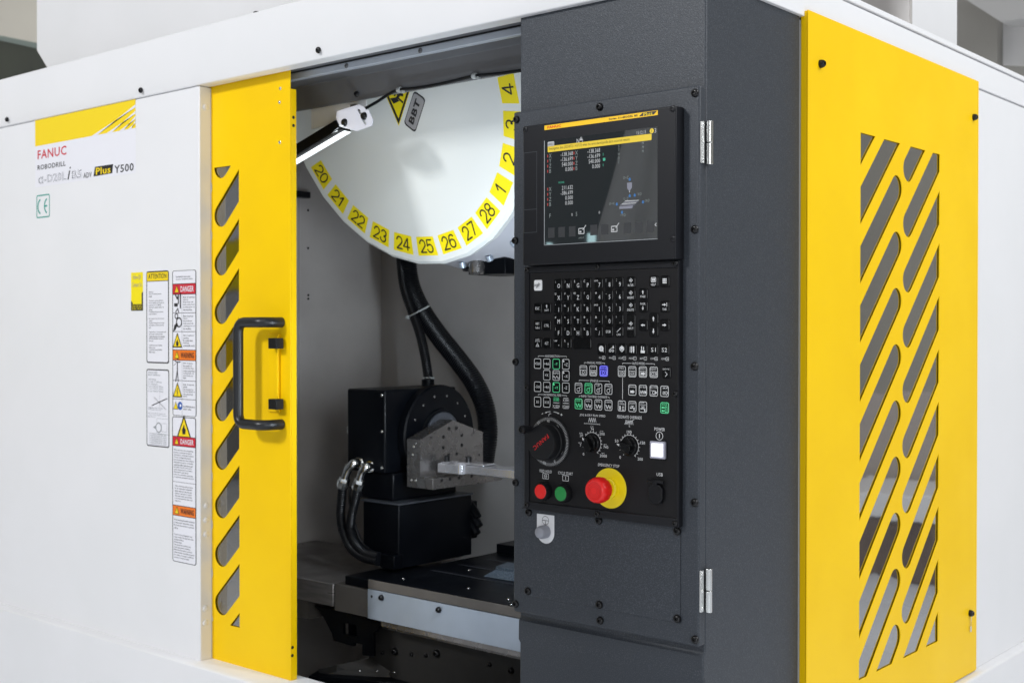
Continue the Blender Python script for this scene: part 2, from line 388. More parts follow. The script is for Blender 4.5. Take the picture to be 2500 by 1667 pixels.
# ================================================================== SETTING
mb = MB().box(-14, 9, -9, 16, -.02, 0); f = put("floor", mb.mesh("floor", FLOORM)); f["kind"] = "structure"
mb = MB().box(-14, 9, 12, 12.2, 0, 7); f = put("hall_wall", mb.mesh("hall_wall", BEIGE)); f["kind"] = "structure"
mb = MB().box(-14.2, -14, -9, 12, 0, 7); f = put("hall_wall", mb.mesh("hall_wall", BEIGE)); f["kind"] = "structure"
mb = MB().box(5.2, 5.4, -9, 16, 0.0, 3.4); f = put("hall_wall", mb.mesh("hall_wall", GREYW)); f["kind"] = "structure"

# ================================================================== MACHINE ENCLOSURE
YH, YP, YD, YC, XS, XY = 2.13, 2.1484, 2.19, 2.1575, -1.3261, -1.3072
ZH = 2.156; ZTOP = 2.318
mc = top("machining_centre", "white vertical machining centre with yellow sliding door and charcoal corner pillar", "machine tool", (-2.9, 2.9, 0))
# header beam with a slightly turned-in lower lip
mb = MB()
prof = [(YH, ZTOP), (YH, 2.188), (YH+.013, ZH), (YD-.004, ZH), (YD-.004, ZH+.012), (YD+.02, ZH+.012), (YD+.02, ZTOP)]
mb.prism([(-5.2, a, b) for a, b in prof], (5.2+XS+.019, 0, 0))
header = part("header_beam", mb, WHITE, mc, .003)
bolts(BM_F, [at(17/.9408, 275/.9408, y=YH+.003), at(324/.9408, 208/.9408, y=YH+.003), at(732/.9408, 116/.9408, y=YH+.003)], header)
bt = at(605, 44, y=YH); put("bolt", bolt_mesh("bolt", (0, 0, 1), .011, .012), header, loc=(bt.x, YH+.03, ZTOP))
put("bolt", bpy.data.objects[header.children[-1].name].data, header, loc=(bt.x+1.0, YH+.03, ZTOP))
# left front panel with a returned edge
pe = at(486.8, 300, y=YP).x
ZBL = at(488.4, 1615.9, y=YP).z
mb = MB().box(-5.2, pe, YP, YP+.04, ZBL, ZH-.001)
mb.box(pe-.03, pe-.0005, YP+.04, YD+.05, ZBL, ZH-.001)
lp = part("front_panel", mb, WHITE, mc, .003)
for (r, x, y) in (('Z1', 1406, 736), ('Z4', 526, 549), ('Z4', 525, 631), ('Z4', 525, 713), ('Z4', 521, 1138), ('Z4', 521, 1220)):
    p = q(r, x, y, x=pe); put("rivet", RIV, lp, loc=p)
# plinth
YB = at(440, 1614.4, z=ZBL).y
mb = MB(); mb.prism([(-5.2, YB, 0.05), (-5.2, YB, ZBL-.002), (-5.2, YB+.012, ZBL+.004), (-5.2, YD+.05, ZBL+.004), (-5.2, YD+.05, .05)][::1], (5.2-1.83, 0, 0))
part("front_plinth", mb, WHITE, mc, .003)
ZBR = at(2385, 1632.8, x=-1.312).z
XB = at(2385, 1650, z=ZBR).x
mb = MB().box(XS-.4, max(XB, -1.285), 2.60, 5.6, .05, ZBR)
part("side_plinth", mb, WHITE, mc, .006)
# right side wall (sheet panels with a seam) and upper lip
XW = -1.3175
mb = MB().box(XW-.04, XW, 2.565, 5.6, ZBR, 2.152); part("side_panel", mb, WHITE, mc, .0015)
mb = MB().box(XW-.04, XW+.001, YC-.02, 5.6, 2.157, 2.232); part("side_header", mb, WHITE, mc, .002)
mb = MB().box(XW-.06, XW+.004, YC-.02, 5.6, 2.236, 2.25); part("side_lip", mb, WHITE, mc, .002)
# roof sheets and hidden closing walls
mb = MB().box(-5.2, XW-.03, YH+.002, 2.42, 2.285, 2.30).box(-5.2, -4.55, 2.42, 5.6, 2.285, 2.30)
part("roof_sheet", mb, WHITE, mc)
mb = MB().box(-5.2, -5.17, YP+.05, 5.6, .05, 2.30).box(-5.2, XW, 5.57, 5.6, .05, 2.3)
part("rear_sheet", mb, WHITE, mc)

# pillar (charcoal)
PX0, PX1 = -1.8162, XS
mb = MB()
pp = [(2.158, 2.30), (2.158, .795), (2.152, .788), (2.151, .745), (2.157, .735), (2.157, .10), (2.5595, .10), (2.5595, 2.30)]
mb.prism([(PX0, a, b) for a, b in pp], (PX1-PX0, 0, 0))
pillar = part("pillar", mb, DARK, mc, .0045, seg=4)
mb = MB().box(PX1-.06, PX1-.012, 2.558, 2.575, .45, 2.19); part("gasket", mb, RUB, mc)

# louvre slots ------------------------------------------------------
def slots(x0, x1, z0, z1, cA, cB, zA, zB, per, n, half, m=.965):
    out = []; th = math.atan(m); d = Vector((math.cos(th), math.sin(th)))
    for k in range(-3, n+3):
        for (cx, cz, sg) in ((cA, zA-k*per, -1), (cB, zB-k*per, 1)):
            c = Vector((cx, cz)); far = c+d*sg*1.2; nn = Vector((-d.y, d.x)); pts = []
            a0 = math.atan2(nn.y, nn.x)
            if sg > 0:
                for i in range(13): a = a0+PI*i/12; pts.append((c.x+half*math.cos(a), c.y+half*math.sin(a)))
                pts += [tuple(far-nn*half), tuple(far+nn*half)]
            else:
                for i in range(13): a = a0+PI+PI*i/12; pts.append((c.x+half*math.cos(a), c.y+half*math.sin(a)))
                pts += [tuple(far+nn*half), tuple(far-nn*half)]
            cl = clip(pts, x0, x1, z0, z1)
            if len(cl) > 2:
                xs = [p[0] for p in cl]; zs = [p[1] for p in cl]
                if max(xs)-min(xs) > .01 and max(zs)-min(zs) > .01: out.append(cl)
    return out
# right yellow side panel
YL0, YL1, ZL0, ZL1 = 2.5618, 3.6245, at(2385, 1632.8, x=XY).z, 2.170
sl = slots(2.8365, 3.334, .596, 1.927, 3.049, 3.1236, 1.81, 1.867, .1438, 9, .0335)
me = sheet([(YL0, ZL0), (YL1, ZL0), (YL1, ZL1), (YL0, ZL1)], sl, lambda a, b, c: Vector((XY-.0015+c, a, b)), .003, YEL)
sp = put("louvred_panel", me, mc, .0007, "yellow louvred side panel with slanted window slots")
mb = MB().box(XS+.0005, XY-.004, YL0+.0005, YL0+.0035, ZL0+.001, ZL1-.001)
mb.box(XS+.0005, XY-.004, YL1-.0035, YL1-.0005, ZL0, ZL1).box(XS+.0005, XY-.004, YL0+.006, YL1-.006, ZL1-.004, ZL1-.001)
part("flange", mb, YEL, sp, .0008)
mb = MB().box(XY-.0095, XY-.0045, 2.80, 3.37, .56, 1.965); part("window_pane", mb, PANES, sp)
def inset_strip(loops, to3, wd=.006):    # a second, smaller edge line of the pane seal behind each slot
    P_ = Print((0, 0, 0), (1, 0, 0), (0, 1, 0), (0, 0, 1)); return P_
for (r, x, y) in (('R6', 268, 410), ('R6', 1245, 750)):
    put("bolt", BM_S, sp, loc=q(r, x, y, x=XY))
kp = q('R7', 1098, 1165, x=XY)
put("bolt", BM_S, sp, loc=kp)
ke = q('R7', 1094, 1262, x=XY)
mb = MB().tube([(XY+.006, kp.y, kp.z-.005), (XY+.004, kp.y, (kp.z+ke.z)/2), (XY+.005, ke.y, ke.z+.006)], .0011, 8)
mb.tube([(XY+.005, ke.y, ke.z+.012), (XY+.005, ke.y, ke.z-.004)], .0028, 8, sub=1); part("drain_wire", mb, CHROME, sp)
# window compartment behind the side panel
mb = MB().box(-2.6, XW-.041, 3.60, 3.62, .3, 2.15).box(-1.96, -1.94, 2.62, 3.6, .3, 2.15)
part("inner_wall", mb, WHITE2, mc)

# ------------------------------------------------------------------ sliding door
XD0 = pe+.0005; XD1 = at(480+511/2.24, 300, y=YD).x
ZD0 = at(516, 1610.6, y=YD).z-.002; ZD1 = ZH+.010
dl = slots(-3.35, q('Z1', 1632, 1300, y=YD).x, .5935, 1.9204, -3.055, -2.979, 1.8645, 1.9214, .1412, 10, .0333)
dl = [clip(p, XD0+.004-.03, 9, 0, 9) for p in dl]
me = sheet([(XD0-.25, ZD0), (XD1, ZD0), (XD1, ZD1), (XD0-.25, ZD1)], [p for p in dl if len(p) > 2 and min(a for a, b in p) > XD0-.2 and max(a for a, b in p) > XD0-.1], lambda a, b, c: Vector((a, YD+.0015+c, b)), .003, YEL)
sd = put("sliding_door", me, mc, .0007, "yellow sliding door with slanted window slots and black handle")
zf0, zf1 = ZD0+.002, at(480+512/2.24, 485/2.24, y=YD).z
yf = at(723.3, 500, x=XD1).y
mb = MB().box(XD1-.003, XD1+.001, YD+.0032, yf, zf0, zf1); part("flange", mb, YEL, sd, .0008)
mb = MB().box(XD0-.25, XD0+.24, YD+.0055, YD+.0105, .56, 1.96); part("window_pane", mb, PANE, sd)
for (r, x, y) in (('Z2', 458, 485), ('Z2', 454, 560), ('Z2', 455, 780)): put("screw", DOT, sd, loc=q(r, x, y, y=YD))
for (r, x, y) in (('Z2', 530, 643), ('Z2', 530, 688), ('D1', 1897, 688), ('D1', 1894, 825)): put("screw_hole", DOTB, sd, loc=q(r, x, y, x=XD1+.001))
# handle: black tube, both ends run back to the door
hy = YD-.062
ht = q('Z3', 1320, 545, y=YD-.03); hb = q('Z3', 1320, 1352, y=YD-.03)
hx = q('Z3', 985, 900, y=hy-.0).x
zt, zb = q('Z3', 1100, 545, y=hy).z, q('Z3', 1100, 1360, y=hy).z
ex = q('Z3', 1305, 545, y=YD-.012).x
def bend(a, b, c, r, n=7):
    a, b, c = map(Vector, (a, b, c)); d0 = (a-b).normalized(); d1 = (c-b).normalized()
    p0, p1 = b+d0*r, b+d1*r; return [((1-t)**2*p0+2*t*(1-t)*b+t*t*p1) for t in [i/n for i in range(n+1)]]
A = Vector((ex, YD-.001, zt)); A1 = Vector((ex-.0, hy+.0, zt)); B1 = Vector((hx, hy, zt)); C1 = Vector((hx, hy, zb)); D1_ = Vector((ex, hy, zb)); E1 = Vector((ex, YD-.001, zb))
mb = MB().tube([A]+bend(A, A1, B1, .035)+bend(A1, B1, C1, .03)+bend(B1, C1, D1_, .03)+bend(C1, D1_, E1, .035)+[E1], .0145, 20, sub=1)
part("handle", mb, mat("black_handle_coat", (.010, .011, .013), .38, bump=[(900, .08, .0004, 2)]), sd, label="black tubular pull handle")
mb = MB()
a = q('Z3', 1222, 640, y=YD-.006); b = q('Z3', 1308, 1262, y=YD-.006)
mb.box(a.x, b.x, YD-.006, YD-.0005, b.z, a.z).box(b.x-.012, b.x, YD-.010, YD-.006, b.z+.006, a.z-.006)
part("handle_bracket", mb, YEL, sd, .001)
for zz in ((662, 758), (1148, 1245)):
    a = q('Z3', 1262, zz[0]+8, y=YD-.03); b = q('Z3', 1330, zz[1]-2, y=YD-.03)
    xx = q('Z3', 1228, 700, y=YD-.03).x
    part("stop_block", MB().box(xx, xx+.034, YD-.032, YD-.006, b.z, a.z), BLK, sd, .001)

# ------------------------------------------------------------------ stickers on the front panel
def plane_uv(reg, yy):
    def g(x, y): p = q(reg, x, y, y=yy); return (p.x, p.z)
    return g
g1, g3, g4 = plane_uv('Z1', YP), plane_uv('Z3', YP), plane_uv('Z4', YP)
P = fprint(YP)
x0 = g1(241, 900)[0]; x1 = g1(928, 900)[0]; zt_ = g1(241, 826)[1]; zm = g1(241, 1005)[1]; zb_ = g1(246, 1282)[1]
P.rect(x0, x1, zb_, zt_, STK, 1); P.rect(x0, x1, zm+.001, zt_, PRY, 2)
h = zt_-zm; W = x1-x0
for (ta, tb, wa, wb) in ((.585, 1.0, .055, .82), (.73, 1.0, .05, .60), (.85, 1.0, .04, .42), (.93, 1.0, .03, .28)):
    P.poly([(x0+W*ta, zm+.0005), (x0+W*(ta+wa), zm+.0005), (x1, zm+h*(wb)), (x1, zm+h*(wb-.10))], STK, 3)
def tb(P, g, t, xa, ya, xb, yb, m, **k):     # fit text into the box between two measured corners (left-top, right-bottom)
    a = g(xa, ya); b = g(xb, yb); P.text(t, (a[0]+b[0])/2, (a[1]+b[1])/2, abs(a[1]-b[1]), abs(b[0]-a[0]), m, **k)
a = g1(258, 1031); b = g1(258, 1092); xr = g1(455, 1000)[0]; P.text("FANUC", (a[0]+xr)/2, (a[1]+b[1])/2, a[1]-b[1], xr-a[0], PRRD, bold=.012)
a = g1(258, 1132); b = g1(258, 1165); xr = g1(450, 1100)[0]; P.text("ROBODRILL", (a[0]+xr)/2, (a[1]+b[1])/2, a[1]-b[1], xr-a[0], PRK, bold=.012)
a = g1(262, 1200); b = g1(262, 1262); xr = g1(455, 1200)[0]
LGR = mat("outline_grey_print", (.10, .105, .14), .5)
P.text("α-D28L", (a[0]+xr)/2, (a[1]+b[1])/2, a[1]-b[1], xr-a[0], LGR, bold=.020); P.text("α-D28L", (a[0]+xr)/2, (a[1]+b[1])/2, a[1]-b[1], xr-a[0], STK, ly=4, bold=-.008)
xa, xb = g1(462, 1200)[0], g1(486, 1200)[0]; P.text("i", (xa+xb)/2, g1(474, 1185)[1], g1(474, 1142)[1]-g1(474, 1228)[1], xb-xa, PRK, slant=.3)
xa, xb = g1(488, 1200)[0], g1(562, 1200)[0]; zc = g1(525, 1193)[1]
P.text("B5", (xa+xb)/2, zc, a[1]-b[1], xb-xa, LGR, bold=.020); P.text("B5", (xa+xb)/2, zc, a[1]-b[1], xb-xa, STK, ly=4, bold=-.008)
xa, xb = g1(572, 1200)[0], g1(628, 1200)[0]; P.text("ADV", (xa+xb)/2, g1(600, 1198)[1], .017, xb-xa, PRK, bold=.01)
pa, pb = g1(640, 1208), g1(768, 1185); pt = g1(650, 1142), g1(774, 1123)
P.poly([pa, pb, pt[1], pt[0]], PRK, 2); P.text("Plus", (pa[0]+pt[1][0])/2, (pa[1]+pt[1][1])/2, (pt[0][1]-pa[1])*.74, (pb[0]-pa[0])*.78, PRY, bold=.02)
xa, xb = g1(783, 1200)[0], g1(915, 1200)[0]; P.text("Y500", (xa+xb)/2, g1(850, 1150)[1], g1(850, 1123)[1]-g1(850, 1176)[1], xb-xa, PRK, bold=.012)
P.build("nameplate", mc, "white and yellow maker's nameplate sticker with red lettering")
P = fprint(YP); a = g1(250, 1337); b = g1(341, 1490); c0 = g1(248, 1496)
P.frame(a[0], b[0], c0[1]+.001, a[1], .004, .006, PRT)
cx, cz = (a[0]+b[0])/2, (a[1]+c0[1])/2; R_ = (b[0]-a[0])*.29
P.ring(cx-R_*.35, cz, R_, .006, PRT, n=20, a0=PI*.62, a1=PI*1.38); P.ring(cx+R_*1.35, cz, R_, .006, PRT, n=20, a0=PI*.62, a1=PI*1.38)
P.rect(cx+R_*.35, cx+R_*1.05, cz-.003, cz+.003, PRT)
P.build("conformity_mark", mc, "small teal CE mark in a square frame")
def body(P, x0, x1, z1, z0, lines, m=PRK, fill=.9):
    n = len(lines); pitch = (z1-z0)/n
    for i, t in enumerate(lines):
        if t: P.text(t, x0, z1-pitch*(i+.5), pitch*.72, min((x1-x0), (x1-x0)*len(t)/max(len(s) for s in lines)*1.0), m, align='l', bold=.012)
def tri(P, cx, cy, s, m=PRY, k=PRK, ly=2):
    P.poly([(cx-s*.5, cy-s*.43), (cx+s*.5, cy-s*.43), (cx, cy+s*.5)], k, ly); P.poly([(cx-s*.38, cy-s*.36), (cx+s*.38, cy-s*.36), (cx, cy+s*.36)], m, ly+1)
def flame(P, cx, cy, s, ly=4):
    P.poly([(cx-s*.1, cy-s*.28), (cx+s*.1, cy-s*.28), (cx+s*.14, cy-s*.08), (cx+s*.05, cy+.0*s), (cx+s*.02, cy+s*.16), (cx-s*.06, cy+s*.02), (cx-s*.14, cy-s*.08)], PRK, ly)
def zap(P, cx, cy, s, ly=4): P.line([(cx+s*.05, cy+s*.2), (cx-s*.06, cy-s*.02), (cx+s*.05, cy-s*.04), (cx-s*.03, cy-s*.27)], s*.05, PRK, ly)
# attention sticker
P = fprint(YP); a = g3(253, 140); b = g3(434, 872)
X0, X1, Z1_, Z0_ = a[0], b[0], a[1], g3(253, 868)[1]
P.rect(X0, X1, Z0_, Z1_, PRK, 1, .008); P.rect(X0+.004, X1-.004, Z0_+.004, Z1_-.004, STK, 2, .006)
zh = g3(253, 217)[1]; P.rect(X0+.004, X1-.004, zh, Z1_-.004, PRY, 3); P.text("ATTENTION", (X0+X1)/2, (zh+Z1_)/2-.001, (Z1_-zh)*.52, (X1-X0)*.80, PRK, 4, bold=.015)
P.rect(X0+.004, X1-.004, zh-.002, zh, PRK, 3)
body(P, X0+.014, X1-.014, zh-.03, Z0_+.03, ["Use air as", "Same is of may cause machine", "trouble", "", "To prevent a coolant infiltration", "into the spindle unit, keep the air", "purge pressure at 0.35MPa by", "adjusting the regulator before the", "machine.", "If inadequate setting may cause a", "spindle breakdown.", "", "Do not open or close the front door", "roughly.", "Opening or closing the door roughly", "may damage the machine and suction", "unit.", "", "Prepare a fuse or circuit protector for", "each machine to prevent machine", "troubles when the error is detected.", "Following ventilation capacity is", "Necessary.", "", "- Spindle max. speed 10,000min", "  5 kW or more", "- Spindle max. speed 24,000min", "  10kW or more"])
P.build("attention_sticker", mc, "white notice sticker headed ATTENTION in a yellow band")
# data sticker
P = fprint(YP); a = g3(254, 915); X0, X1 = a[0], g3(435, 1000)[0]; Z1_ = a[1]; Z0_ = g3(256, 1527)[1]
P.rect(X0, X1, Z0_, Z1_, PRK, 1, .008); P.rect(X0+.0035, X1-.0035, Z0_+.0035, Z1_-.0035, STK, 2, .006)
Hh = Z1_-Z0_
body(P, X0+.010, X1-.03, Z1_-Hh*.03, Z1_-Hh*.30, ["SPINDLE SPEED", "     MAX 24000min", "", "AXIS TRAVEL", "      X 700 Y 500mm", "      Z 330mm", "   I axis THRUST 90Nm", "   J axis THRUST 90Nm", "   K axis THRUST 90Nm"], PRG)
cx = (X0+X1)/2+.01; cy = Z1_-Hh*.42
P.line([(cx, cy+.05), (cx, cy-.02)], .0012, PRG); P.line([(cx-.04, cy-.012), (cx+.04, cy+.012)], .003, PRG); P.line([(cx-.03, cy+.014), (cx+.034, cy-.022)], .002, PRG)
body(P, X0+.010, X1-.012, Z1_-Hh*.49, Z1_-Hh*.63, ["PERMISSIBLE LOAD OF TABLE", "        500kg(uniform)", "", "MAX TOOL WEIGHT 3kg(2kg/every)", "    TOTAL TOOLS WEIGHT 40kg(max)", "MAX TOOL DIA"], PRG)
cy = Z1_-Hh*.75
P.disc(cx-.005, cy, .016, PRG, 3); P.disc(cx-.005, cy, .012, STK, 4); P.poly([(cx-.035, cy), (cx-.02, cy+.006), (cx-.02, cy-.006)], PRG, 3); P.frame(cx+.01, cx+.038, cy-.012, cy+.014, .001, .001, PRG, 3); P.frame(cx-.015, cx+.05, cy-.02, cy+.028, .001, .001, PRG, 3)
zz0, zz1 = Z0_+Hh*.03, Z0_+Hh*.17
for i in range(7): P.line([(X0+.014, zz0+(zz1-zz0)*i/6), (X1-.014, zz0+(zz1-zz0)*i/6)], .0012, PRG, 3)
for i, t in enumerate(("TOOL SPEED  kgf", "10,000rpm  6.0", "15,000rpm  5.5", "20,000rpm  4.5", "24,000rpm  3.0", "30,000rpm  2.0")):
    P.text(t, cx-.004, zz1-(zz1-zz0)*(i+.5)/6, (zz1-zz0)*.1, (X1-X0)*.66, PRG)
P.build("data_sticker", mc, "white data sticker with a dimension drawing and a small table")
# yellow contact sticker (no code)
P = fprint(YP); a = g3(131, 150); X0, X1 = a[0], g3(226, 300)[0]; Z1_, Z0_ = a[1], g3(134, 453)[1]
P.rect(X0, X1, Z0_, Z1_, PRYT, 1); hk = (Z1_-Z0_)
P.poly([(X0, Z0_), (X1, Z0_), (X1, Z0_+hk*.50), (X1-.007, Z0_+hk*.45), (X1-.007, Z0_+hk*.17), (X0+.009, Z0_+hk*.17), (X0+.009, Z0_+hk*.20), (X0, Z0_+hk*.27)], PRK, 2)
P.text("Follow QR", (X0+X1)/2, Z1_-hk*.13, .016, (X1-X0)*.66, PRG); P.text("Contact Us", (X0+X1)/2, Z1_-hk*.32, .013, (X1-X0)*.80, PRG)
P.text("SCAN FOR DATA", (X0+X1)/2, Z0_+hk*.115, .009, (X1-X0)*.84, PRYT); P.text("GLOBAL SUPPORT", (X0+X1)/2, Z0_+hk*.045, .005, (X1-X0)*.84, PRYT)
P.build("contact_sticker", mc, "small yellow contact sticker with black foot")
# danger and warning column
def head(P, x0, x1, z1, z0, t, m, tm):
    P.rect(x0, x1, z0, z1, m, 3); P.rect(x0, x1, z0-.002, z0, PRK, 3); P.rect(x0, x1, z1, z1+.002, PRK, 3)
    s = (z1-z0)*.85; tri(P, x0+(x1-x0)*.18, (z0+z1)/2, s, ly=4); P.text("!", x0+(x1-x0)*.18, (z0+z1)/2-.001, s*.4, None, PRK, 6)
    P.text(t, x0+(x1-x0)*.64, (z0+z1)/2, (z1-z0)*.60, (x1-x0)*.58, tm, 5, bold=.02)
P = fprint(YP); X0, X1 = g3(460, 300)[0], g3(651, 300)[0]; Z = lambda y: g3(556, y)[1]
P.rect(X0, X1, Z(1292), Z(130), PRK, 1, .008); P.rect(X0+.0035, X1-.0035, Z(1288), Z(134), STK, 2, .006)
a_, b_ = X0+.0035, X1-.0035; mid = X0+(X1-X0)*.41
body(P, a_+.016, b_-.012, Z(172), Z(210), ["Read MANUAL before install,", "operate or maintain the machine."])
head(P, a_, b_, Z(240), Z(318), "DANGER", PRRD, STK); head(P, a_, b_, Z(768), Z(845), "WARNING", PRO, PRK)
for yy in (470, 619, 1010, 1158): P.rect(a_, b_, Z(yy+2), Z(yy-2), PRK, 3)
for ya, yb in ((325, 760), (852, 1285)): P.rect(mid-.0006, mid+.0006, Z(yb), Z(ya), PRG, 3)
T = [(335, 455, ["Risk of serious", "injury.", "Keep body and", "limbs away from", "moving parts of", "the machine."]), (485, 605, ["Risk of serious", "injury.", "Keep body and", "limbs away from", "rotating parts of", "the machine."]),
     (640, 740, ["Risk of explosion", "and fire.", "Be careful when", "machining", "combustible metal."]), (862, 1000, ["Risk of injury.", "Be careful of", "scattering chips,", "coolant and broken", "cutting tools not", "to hit body and", "eyes."]),
     (1030, 1145, ["Risk of electric", "shock.", "Do not touch or", "spread liquids to", "the electrical", "parts."]), (1205, 1245, ["Read MANUAL about", "other risks."])]
for ya, yb, L in T: body(P, mid+.006, b_-.004, Z(ya), Z(yb), L)
pc = (X0+mid)/2+.001; kk = (mid-X0)/.068; _c = []
def scl(y_):
    z_c = Z(y_); n0 = _c[-1] if _c else 0
    for i in range(n0, len(P.v)): P.v[i] = (pc+(P.v[i][0]-pc)*kk, P.v[i][1], z_c+(P.v[i][2]-z_c)*kk)
    _c.append(len(P.v))
_c.append(len(P.v))
c = Z(395); P.rect(pc-.022, pc+.004, c-.012, c+.002, PRK, 3); P.rect(pc+.018, pc+.026, c-.02, c+.045, PRK, 3); P.line([(pc-.015, c+.04), (pc, c+.02), (pc+.008, c+.035), (pc+.008, c)], .007, PRK, 3); P.line([(pc-.012, c-.035), (pc+.004, c-.02), (pc+.012, c-.04)], .005, PRK, 3); scl(395)
c = Z(545); P.ring(pc+.012, c, .018, .006, PRK, 3); P.ring(pc-.006, c+.026, .010, .005, PRK, 3); P.poly([(pc-.03, c-.04), (pc-.02, c-.01), (pc, c-.002), (pc+.01, c-.02), (pc-.004, c-.018), (pc-.012, c-.03)], PRK, 3); scl(545)
for yy, fn in ((690, flame), (1088, zap)): tri(P, pc, Z(yy), .068); fn(P, pc, Z(yy)-.004, .066); scl(yy)
c = Z(920); P.disc(pc+.002, c+.045, .006, PRK, 3); P.line([(pc+.02, c+.03), (pc, c+.028), (pc-.018, c+.034)], .004, PRK, 3); P.line([(pc, c+.03), (pc, c-.005), (pc-.012, c-.05)], .006, PRK, 3); P.line([(pc, c-.005), (pc+.006, c-.05)], .005, PRK, 3); P.line([(pc-.026, c+.015), (pc-.008, c+.025)], .002, PRK, 3); scl(920)
tri(P, pc-.012, Z(1212), .036); P.disc(pc+.018, Z(1212), .017, PRB, 3); P.disc(pc+.022, Z(1208), .006, STK, 4); scl(1212)
P.build("danger_sticker", mc, "tall white safety sticker with red DANGER and orange WARNING bands and pictograms")
P = fprint(YP); X0, X1 = g4(331, 300)[0], g4(468, 300)[0]; Z = lambda y: g4(400, y)[1]
P.rect(X0, X1, Z(880), Z(42), PRK, 1, .008); P.rect(X0+.0035, X1-.0035, Z(876), Z(46), STK, 2, .006); a_, b_ = X0+.0035, X1-.0035
tri(P, (X0+X1)/2, Z(101), (X1-X0)*.62); flame(P, (X0+X1)/2, Z(104), (X1-X0)*.56)
head(P, a_, b_, Z(158), Z(209), "DANGER", PRRD, STK); head(P, a_, b_, Z(556), Z(610), "WARNING", PRO, PRK)
P.rect(a_, b_, Z(419), Z(417), PRK, 3)
body(P, a_+.006, b_-.008, Z(228), Z(398), ["When each time a fire extinguishing", "facility is connected during the", "machining of a combustible workpiece", "The fire extinguishing facility", "must be appropriate to the workpiece", "Extinguishment used for combustible", "metal fires differ from those used", "for plain fires. If a fire extin-", "guisher inappropriate to a combus-", "tible metal is used during", "a fire of a combustible metal chip", "or magnesium, an explosion may occur"])
body(P, a_+.010, b_-.012, Z(435), Z(535), ["When performing a spark prevention", "for the machining of combustible", "metals, make sure that the coat-", "stipulate is adequate or combus-", "tible metal machining to prevent", "a fire when explosion times occur-", "ring in it."])
body(P, a_+.005, b_-.004, Z(630), Z(692), ["When machining flammable workpieces", "or using water-immiscible cutting", "fluid, exercise caution to prevent", "a fire."])
body(P, a_+.006, b_-.006, Z(715), Z(862), ["Prepare a fire extinguisher, and", "always monitor the operation status", "during machining.", "Machine stops.", "Use appropriate cutting tools,", "under appropriate conditions.", "Make sure that neither a powered", "airless machine accumulate operation", "for confer of a supply a sufficient", "amount of coolant properly."])
P.build("fire_sticker", mc, "tall white sticker with a flame triangle over red DANGER and orange WARNING bands")

# ------------------------------------------------------------------ interior of the enclosure
XL, YBK = -3.42, 3.25
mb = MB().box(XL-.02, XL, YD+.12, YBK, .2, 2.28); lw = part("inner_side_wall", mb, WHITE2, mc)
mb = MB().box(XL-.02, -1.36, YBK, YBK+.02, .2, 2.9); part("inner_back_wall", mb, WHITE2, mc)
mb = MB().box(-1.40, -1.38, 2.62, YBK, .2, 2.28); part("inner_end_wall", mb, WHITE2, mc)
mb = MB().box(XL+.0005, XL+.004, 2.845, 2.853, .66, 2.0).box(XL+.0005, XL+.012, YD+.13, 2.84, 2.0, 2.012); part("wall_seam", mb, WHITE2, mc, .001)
for y in (612, 1150, 1357): 
    p = q('Z2', 610, y, x=XL+.001); put("screw_hole", DOTB, lw, loc=p)
for (x, y) in ((138, 315), (138, 338), (98, 2000)): 
    p = q('Z5', x, y, x=XL+.001)
    if y < 1500: put("screw_hole", DOTB, lw, loc=p)
a = q('Z2', 552, 1042, x=XL+.03); b = q('Z2', 625, 1085, x=XL+.03)
mb = MB().box(XL+.001, XL+.03, a.y-.15, b.y, min(a.z, b.z)-.0, max(a.z, b.z)); part("grab_bar", mb, FRAME, mc, .003)
# guide rail and beam over the doorway
mb = MB().box(-4.4, -1.83, 2.232, 2.250, 2.143, 2.162); rl = part("guide_rail", mb, RAILL, mc, .002)
for (x, y) in ((590, 185), (1320, 25)):
    p = q('D2', x, y, y=2.231); put("screw", bolt_mesh("screw", (0, -1, 0), .007, .003, RAILM), rl, loc=(p.x, 2.232, 2.152))
mb = MB().box(-4.4, -1.37, YD+.02, 2.232, 2.165, 2.28); part("inner_header", mb, RAILM, mc, .001)
YBM = 2.375
mb = MB(); zc_ = at(818, 201, y=YBM).z; zb2 = at(1267, 172.3, y=YBM).z-.003
mb.prism([(-4.4, 2.252, 2.160), (-4.4, YBM-.02, zc_), (-4.4, YBM, zb2), (-4.4, YBM+.012, zb2), (-4.4, YBM+.012, 2.28), (-4.4, 2.252, 2.28)], (4.4-1.37, 0, 0))
bmm = part("inner_beam", mb, RAILM, mc, .0015)
p = q('D2', 693, 448, y=YBM-.01); put("bolt", BM_F, bmm, loc=p)
for x, y in ((920, 138), (1310, 55), (1640, -28), (1430, 15)):
    p = q('D2', x, y, z=2.158); put("screw_hole", bolt_mesh("screw_hole", (0, 0, -1), .004, .001), bmm, loc=(p.x, min(p.y, 2.35), p.z))
# lower interior: sump slopes
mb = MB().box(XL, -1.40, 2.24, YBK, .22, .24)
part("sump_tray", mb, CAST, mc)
mb = MB().prism([(XL+.001, 2.24, .43), (-2.70, 2.24, .26), (-2.70, 2.24, .245), (XL+.001, 2.24, .245)], (0, 1.0, 0)); part("sump_slope", mb, WHITE2, mc)

